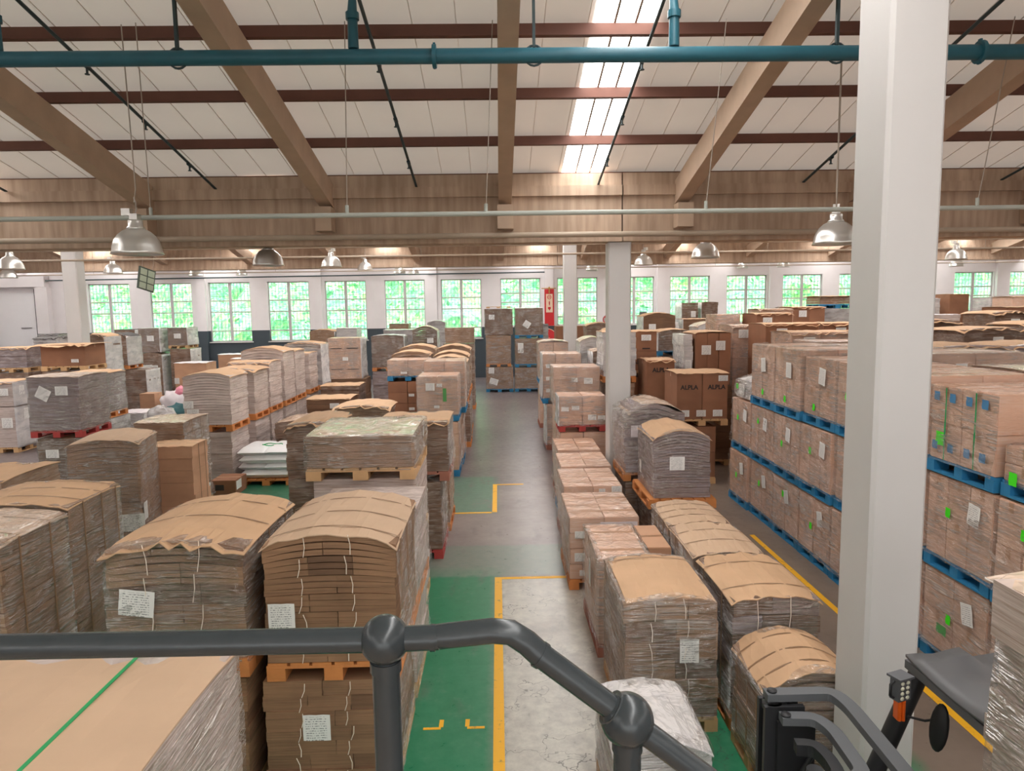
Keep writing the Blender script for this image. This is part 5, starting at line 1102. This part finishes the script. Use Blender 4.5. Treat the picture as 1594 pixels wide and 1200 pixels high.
# ---------------------------------------------------------------- forklift (front towards -x)
t = thing('forklift', 'grey forklift at bottom right with black mast, tie bars, lamp and overhead guard', 'forklift', (1.2, 2.6, 0))
def P(name, mb, mat, lab=None, par=None):
    o = mb.build(name, M[mat], par or t)
    if lab: o['label'] = lab
    return o
ys = (.41, -.45)
for y in ys:
    m = MB(); m.box(-.02, .16, y - .05, y - .025, .06, 1.99); m.box(-.02, .16, y + .025, y + .05, .06, 1.99); m.box(.05, .09, y - .024, y + .024, .06, 1.99)
    m.box(.03, .2, y - .075, y - .051, .06, 1.93)
    m.lathe([(0, -.0), (.045, 0), (.045, .03), (0, .03)], 16, 0, (.03, y, 1.96)); P('mast_upright', m, 'black')
def tie(z, pts, w, th, mat):
    # round the corners of the plan outline, then sweep a flat plate along it
    V = [Vector(p) for p in pts]; R = [V[0]]
    for p0, p1, p2 in zip(V, V[1:], V[2:]):
        c = min(.07, (p1 - p0).length * .45, (p2 - p1).length * .45); a_ = p1 + (p0 - p1).normalized() * c; b_ = p1 + (p2 - p1).normalized() * c
        R += [a_ * (1 - t_) ** 2 + p1 * 2 * t_ * (1 - t_) + b_ * t_ * t_ for t_ in (0, .25, .5, .75, 1)]
    R.append(V[-1]); n = len(R); m = MB(); vs = []
    for i, p in enumerate(R):
        d = (R[min(i + 1, n - 1)] - R[max(i - 1, 0)]).normalized(); nn = Vector((-d.y, d.x)) * w / 2
        for q, zz in ((p + nn, z), (p - nn, z), (p - nn, z + th), (p + nn, z + th)): vs.append((q.x, q.y, zz))
    fs = [(4 * i + k, 4 * i + (k + 1) % 4, 4 * i + 4 + (k + 1) % 4, 4 * i + 4 + k) for i in range(n - 1) for k in range(4)] + [(0, 1, 2, 3), (4 * n - 1, 4 * n - 2, 4 * n - 3, 4 * n - 4)]
    m.add(vs, fs); return P('tie_bar', m, mat)
tie(2.0, [(0, .415), (.31, .415), (.335, .3), (.31, -.42), (.0, -.46)], .062, .035, 'steelgrey')
tie(1.95, [(.03, .31), (.18, .3), (.215, .2), (.2, -.1), (.05, -.12)], .058, .035, 'steelgrey')
tie(1.88, [(.05, .2), (.13, .19), (.15, .1), (.14, -.02), (.04, -.04)], .05, .05, 'black')
for q_ in ((.03, .415, 2.0355), (.05, .305, 1.9855)):
    m = MB(); m.lathe([(0, 0), (.022, 0), (.022, .008), (0, .008)], 16, 0, q_); P('bolt', m, 'black')
m = MB(); m.tube([(.14, .2, .1), (.14, .2, 1.8)], .035, 12); m.tube([(.14, -.2, .1), (.14, -.2, 1.8)], .035, 12); P('lift_cylinder', m, 'charcoal')
m = MB(); m.tube([(.1, .3, .2), (.12, .3, 1.7), (.18, .28, 1.84)], .012, 6); P('hydraulic_hose', m, 'black')
m = MB(); m.box(-.1, -.03, -.45, .42, .1, .18); m.box(-.1, -.03, -.45, .42, .5, .58); m.box(-.09, -.04, -.3, -.25, .1, .58); m.box(-.09, -.04, .2, .25, .1, .58); P('fork_carriage', m, 'black')
for y in (-.28, .22):
    m = MB(); m.box(-.14, -.1005, y, y + .1, .05, .6); m.box(-.8, -.1005, y, y + .1, .05, .09); P('fork', m, 'black')
# guard
RZ = 2.1
m = MB(); fx = .68
m.box(fx, fx + .07, -.45, .48, RZ - .0, RZ + .04); m.box(fx + 1.1, fx + 1.17, -.45, .48, RZ - .03, RZ + .04)
for y in (-.45, .42): m.box(fx + .0701, fx + 1.0999, y, y + .06, RZ - .03, RZ + .04)
for k in range(1, 8): m.box(fx + .13 * k, fx + .13 * k + .03, -.3899, .4199, RZ - .02, RZ + .02)
P('overhead_guard', m, 'charcoal')
for y in (-.42, .44):
    m = MB(); m.tube([(fx - .4, y, .95), (fx + .04, y, RZ - .02)], .042, 14); P('front_pillar', m, 'black')
    m = MB(); m.tube([(fx + 1.25, y, .95), (fx + 1.12, y, RZ - .02)], .035, 12); P('rear_pillar', m, 'black')
m = MB(); vs = []; nx, ny = 16, 10
for j in range(ny + 1):
    for i in range(nx + 1):
        x = fx - .01 + 1.0 * i / nx; y = -.44 + .9 * j / ny
        h = RZ + .043 + .012 * (1 + math.sin(i * .9 + j * .7)) + max(0, noise.noise(Vector((x * 3.2, y * 3.2, 7)))) * .3 * min(1, i / 4)
        vs.append((x, y, h))
q_ = nx + 1; n1 = len(vs); vs += [(x, y, z + .012) for x, y, z in vs]
fs = []
for j in range(ny):
    for i in range(nx): a = j * q_ + i; fs += [(a, a + q_, a + q_ + 1, a + 1), (n1 + a, n1 + a + 1, n1 + a + q_ + 1, n1 + a + q_)]
for i in range(nx): a = i; fs.append((a, a + 1, n1 + a + 1, n1 + a)); a = ny * q_ + i; fs.append((a + 1, a, n1 + a, n1 + a + 1))
for j in range(ny): a = j * q_; fs.append((a + q_, a, n1 + a, n1 + a + q_)); a = j * q_ + nx; fs.append((a, a + q_, n1 + a + q_, n1 + a))
m.add(vs, fs, 0, True); P('roof_cover', m, 'tarp', 'crumpled grey sheet on the guard')
# work lamp
m = MB(); m.box(-.045, .045, -.03, .03, 0, .15); m.box(-.05, .06, -.04, .05, .15, .165); w = P('work_lamp', m, 'charcoal'); w.scale = (.8, .8, .66); w.location = (fx - .1, .34, RZ - .07); w.rotation_euler = (0, 0, .35)
for i in range(2):
    for j in range(4):
        m = MB(); m.sphere((-.02 + .04 * i, -.031, .022 + .035 * j), .014, 12, 0, (1, .5, 1)); o = m.build('lamp_lens', M['led'], w)
m = MB(); m.tube([(-.05, -.0, .02), (-.075, 0, .04), (-.075, 0, .12), (-.05, 0, .14)], .008, 8); m.build('lamp_bracket', M['black'], w)
m = MB(); m.box(-.025, .025, -.025, .025, 0, .13); m.tube([(-.012, -.026, 0), (-.012, -.026, .13)], .012, 8); m.tube([(.012, -.026, 0), (.012, -.026, .13)], .012, 8); o = P('indicator', m, 'amber', 'amber indicator lens'); o.scale = (.7, .7, .72); o.location = (fx - .1, .34, RZ - .165)
m = MB(); m.tube([(fx - .04, .42, 1.9), (fx + .02, .34, 1.92), (fx + .04, .3, 1.95)], .006, 8); P('mirror_arm', m, 'black')
m = MB(); m.sphere((0, 0, 0), .1, 18, 0, (.22, .45, 1.1)); o = P('mirror', m, 'black'); o.location = (fx + .04, .27, 1.93); o.rotation_euler = (0, .14, .3)
# body
m = MB(); m.prism([(.35, -.45), (1.8, -.45), (1.95, -.3), (1.95, .3), (1.8, .46), (.35, .46)], .25, .95); P('chassis', m, 'steelgrey')
m = MB(); m.box(.95, 1.4, -.22, .25, .951, 1.08); m.box(1.35, 1.45, -.22, .25, 1.0801, 1.5); P('seat', m, 'black')
m = MB(); m.tube([(.5, 0, .95), (.62, 0, 1.2)], .025, 8); m.tube([(.62 + .05 * math.cos(a * PI / 8), .16 * math.sin(a * PI / 8), 1.22 + .14 * math.cos(a * PI / 8) * .4) for a in range(17)], .014, 8); P('steering_wheel', m, 'black')
for (x, r_) in ((.35, .3), (1.6, .24)):
    for y in (-.5, .38):
        m = MB(); m.lathe([(0, -.06), (r_ * .55, -.06), (r_ * .9, -.07), (r_, -.05), (r_, .05), (r_ * .9, .07), (r_ * .55, .06), (0, .06)], 24); o = P('wheel', m, 'black'); o.rotation_euler = (PI / 2, 0, 0); o.location = (x, y + .06, r_)

# ---------------------------------------------------------------- camera, world, render settings
def cam_basis(pitch=6.3, yaw=1.1, roll=.85):
    p, y, a = [math.radians(v) for v in (pitch, yaw, roll)]
    f = Vector((math.sin(y) * math.cos(p), math.cos(y) * math.cos(p), -math.sin(p)))
    r0 = Vector((math.cos(y), -math.sin(y), 0)); u0 = r0.cross(f)
    r_ = r0 * math.cos(a) - u0 * math.sin(a); u = u0 * math.cos(a) + r0 * math.sin(a)
    return r_, u, f
cd = bpy.data.cameras.new('camera'); co = bpy.data.objects.new('camera', cd); C.objects.link(co)
r_, u_, f_ = cam_basis()
co.matrix_world = Matrix(((r_.x, u_.x, -f_.x, 0), (r_.y, u_.y, -f_.y, 0), (r_.z, u_.z, -f_.z, 3.8), (0, 0, 0, 1)))
cd.sensor_fit = 'HORIZONTAL'; cd.sensor_width = 36; cd.lens = 36 * 1090 / 1594; cd.clip_start = .05; cd.clip_end = 300
sc = bpy.context.scene; sc.camera = co
w = bpy.data.worlds.new('overcast'); sc.world = w; w.use_nodes = True
nt = w.node_tree; bg = nt.nodes['Background']
g = nt.nodes.new('ShaderNodeTexCoord'); sp = nt.nodes.new('ShaderNodeSeparateXYZ'); nt.links.new(g.outputs['Generated'], sp.inputs[0])
cr = nt.nodes.new('ShaderNodeValToRGB'); cr.color_ramp.elements[0].position = .45; cr.color_ramp.elements[0].color = (.42, .42, .4, 1); cr.color_ramp.elements[1].position = .56; cr.color_ramp.elements[1].color = (.95, .98, 1, 1)
mr = nt.nodes.new('ShaderNodeMapRange'); mr.inputs[1].default_value = -1; mr.inputs[2].default_value = 1; nt.links.new(sp.outputs[2], mr.inputs[0]); nt.links.new(mr.outputs[0], cr.inputs[0]); nt.links.new(cr.outputs[0], bg.inputs[0])
bg.inputs[1].default_value = WORLD
vs_ = sc.view_settings; sc.display_settings.display_device = 'sRGB'
vs_.view_transform = 'Standard'; vs_.look = 'None'; vs_.gamma = 1; vs_.exposure = EXPO; vs_.use_curve_mapping = False
cy = sc.cycles
cy.max_bounces = 7; cy.diffuse_bounces = 4; cy.glossy_bounces = 3; cy.transparent_max_bounces = 20; cy.adaptive_threshold = .035; cy.transmission_bounces = 2
cy.sample_clamp_indirect = 6; cy.caustics_reflective = False; cy.caustics_refractive = False
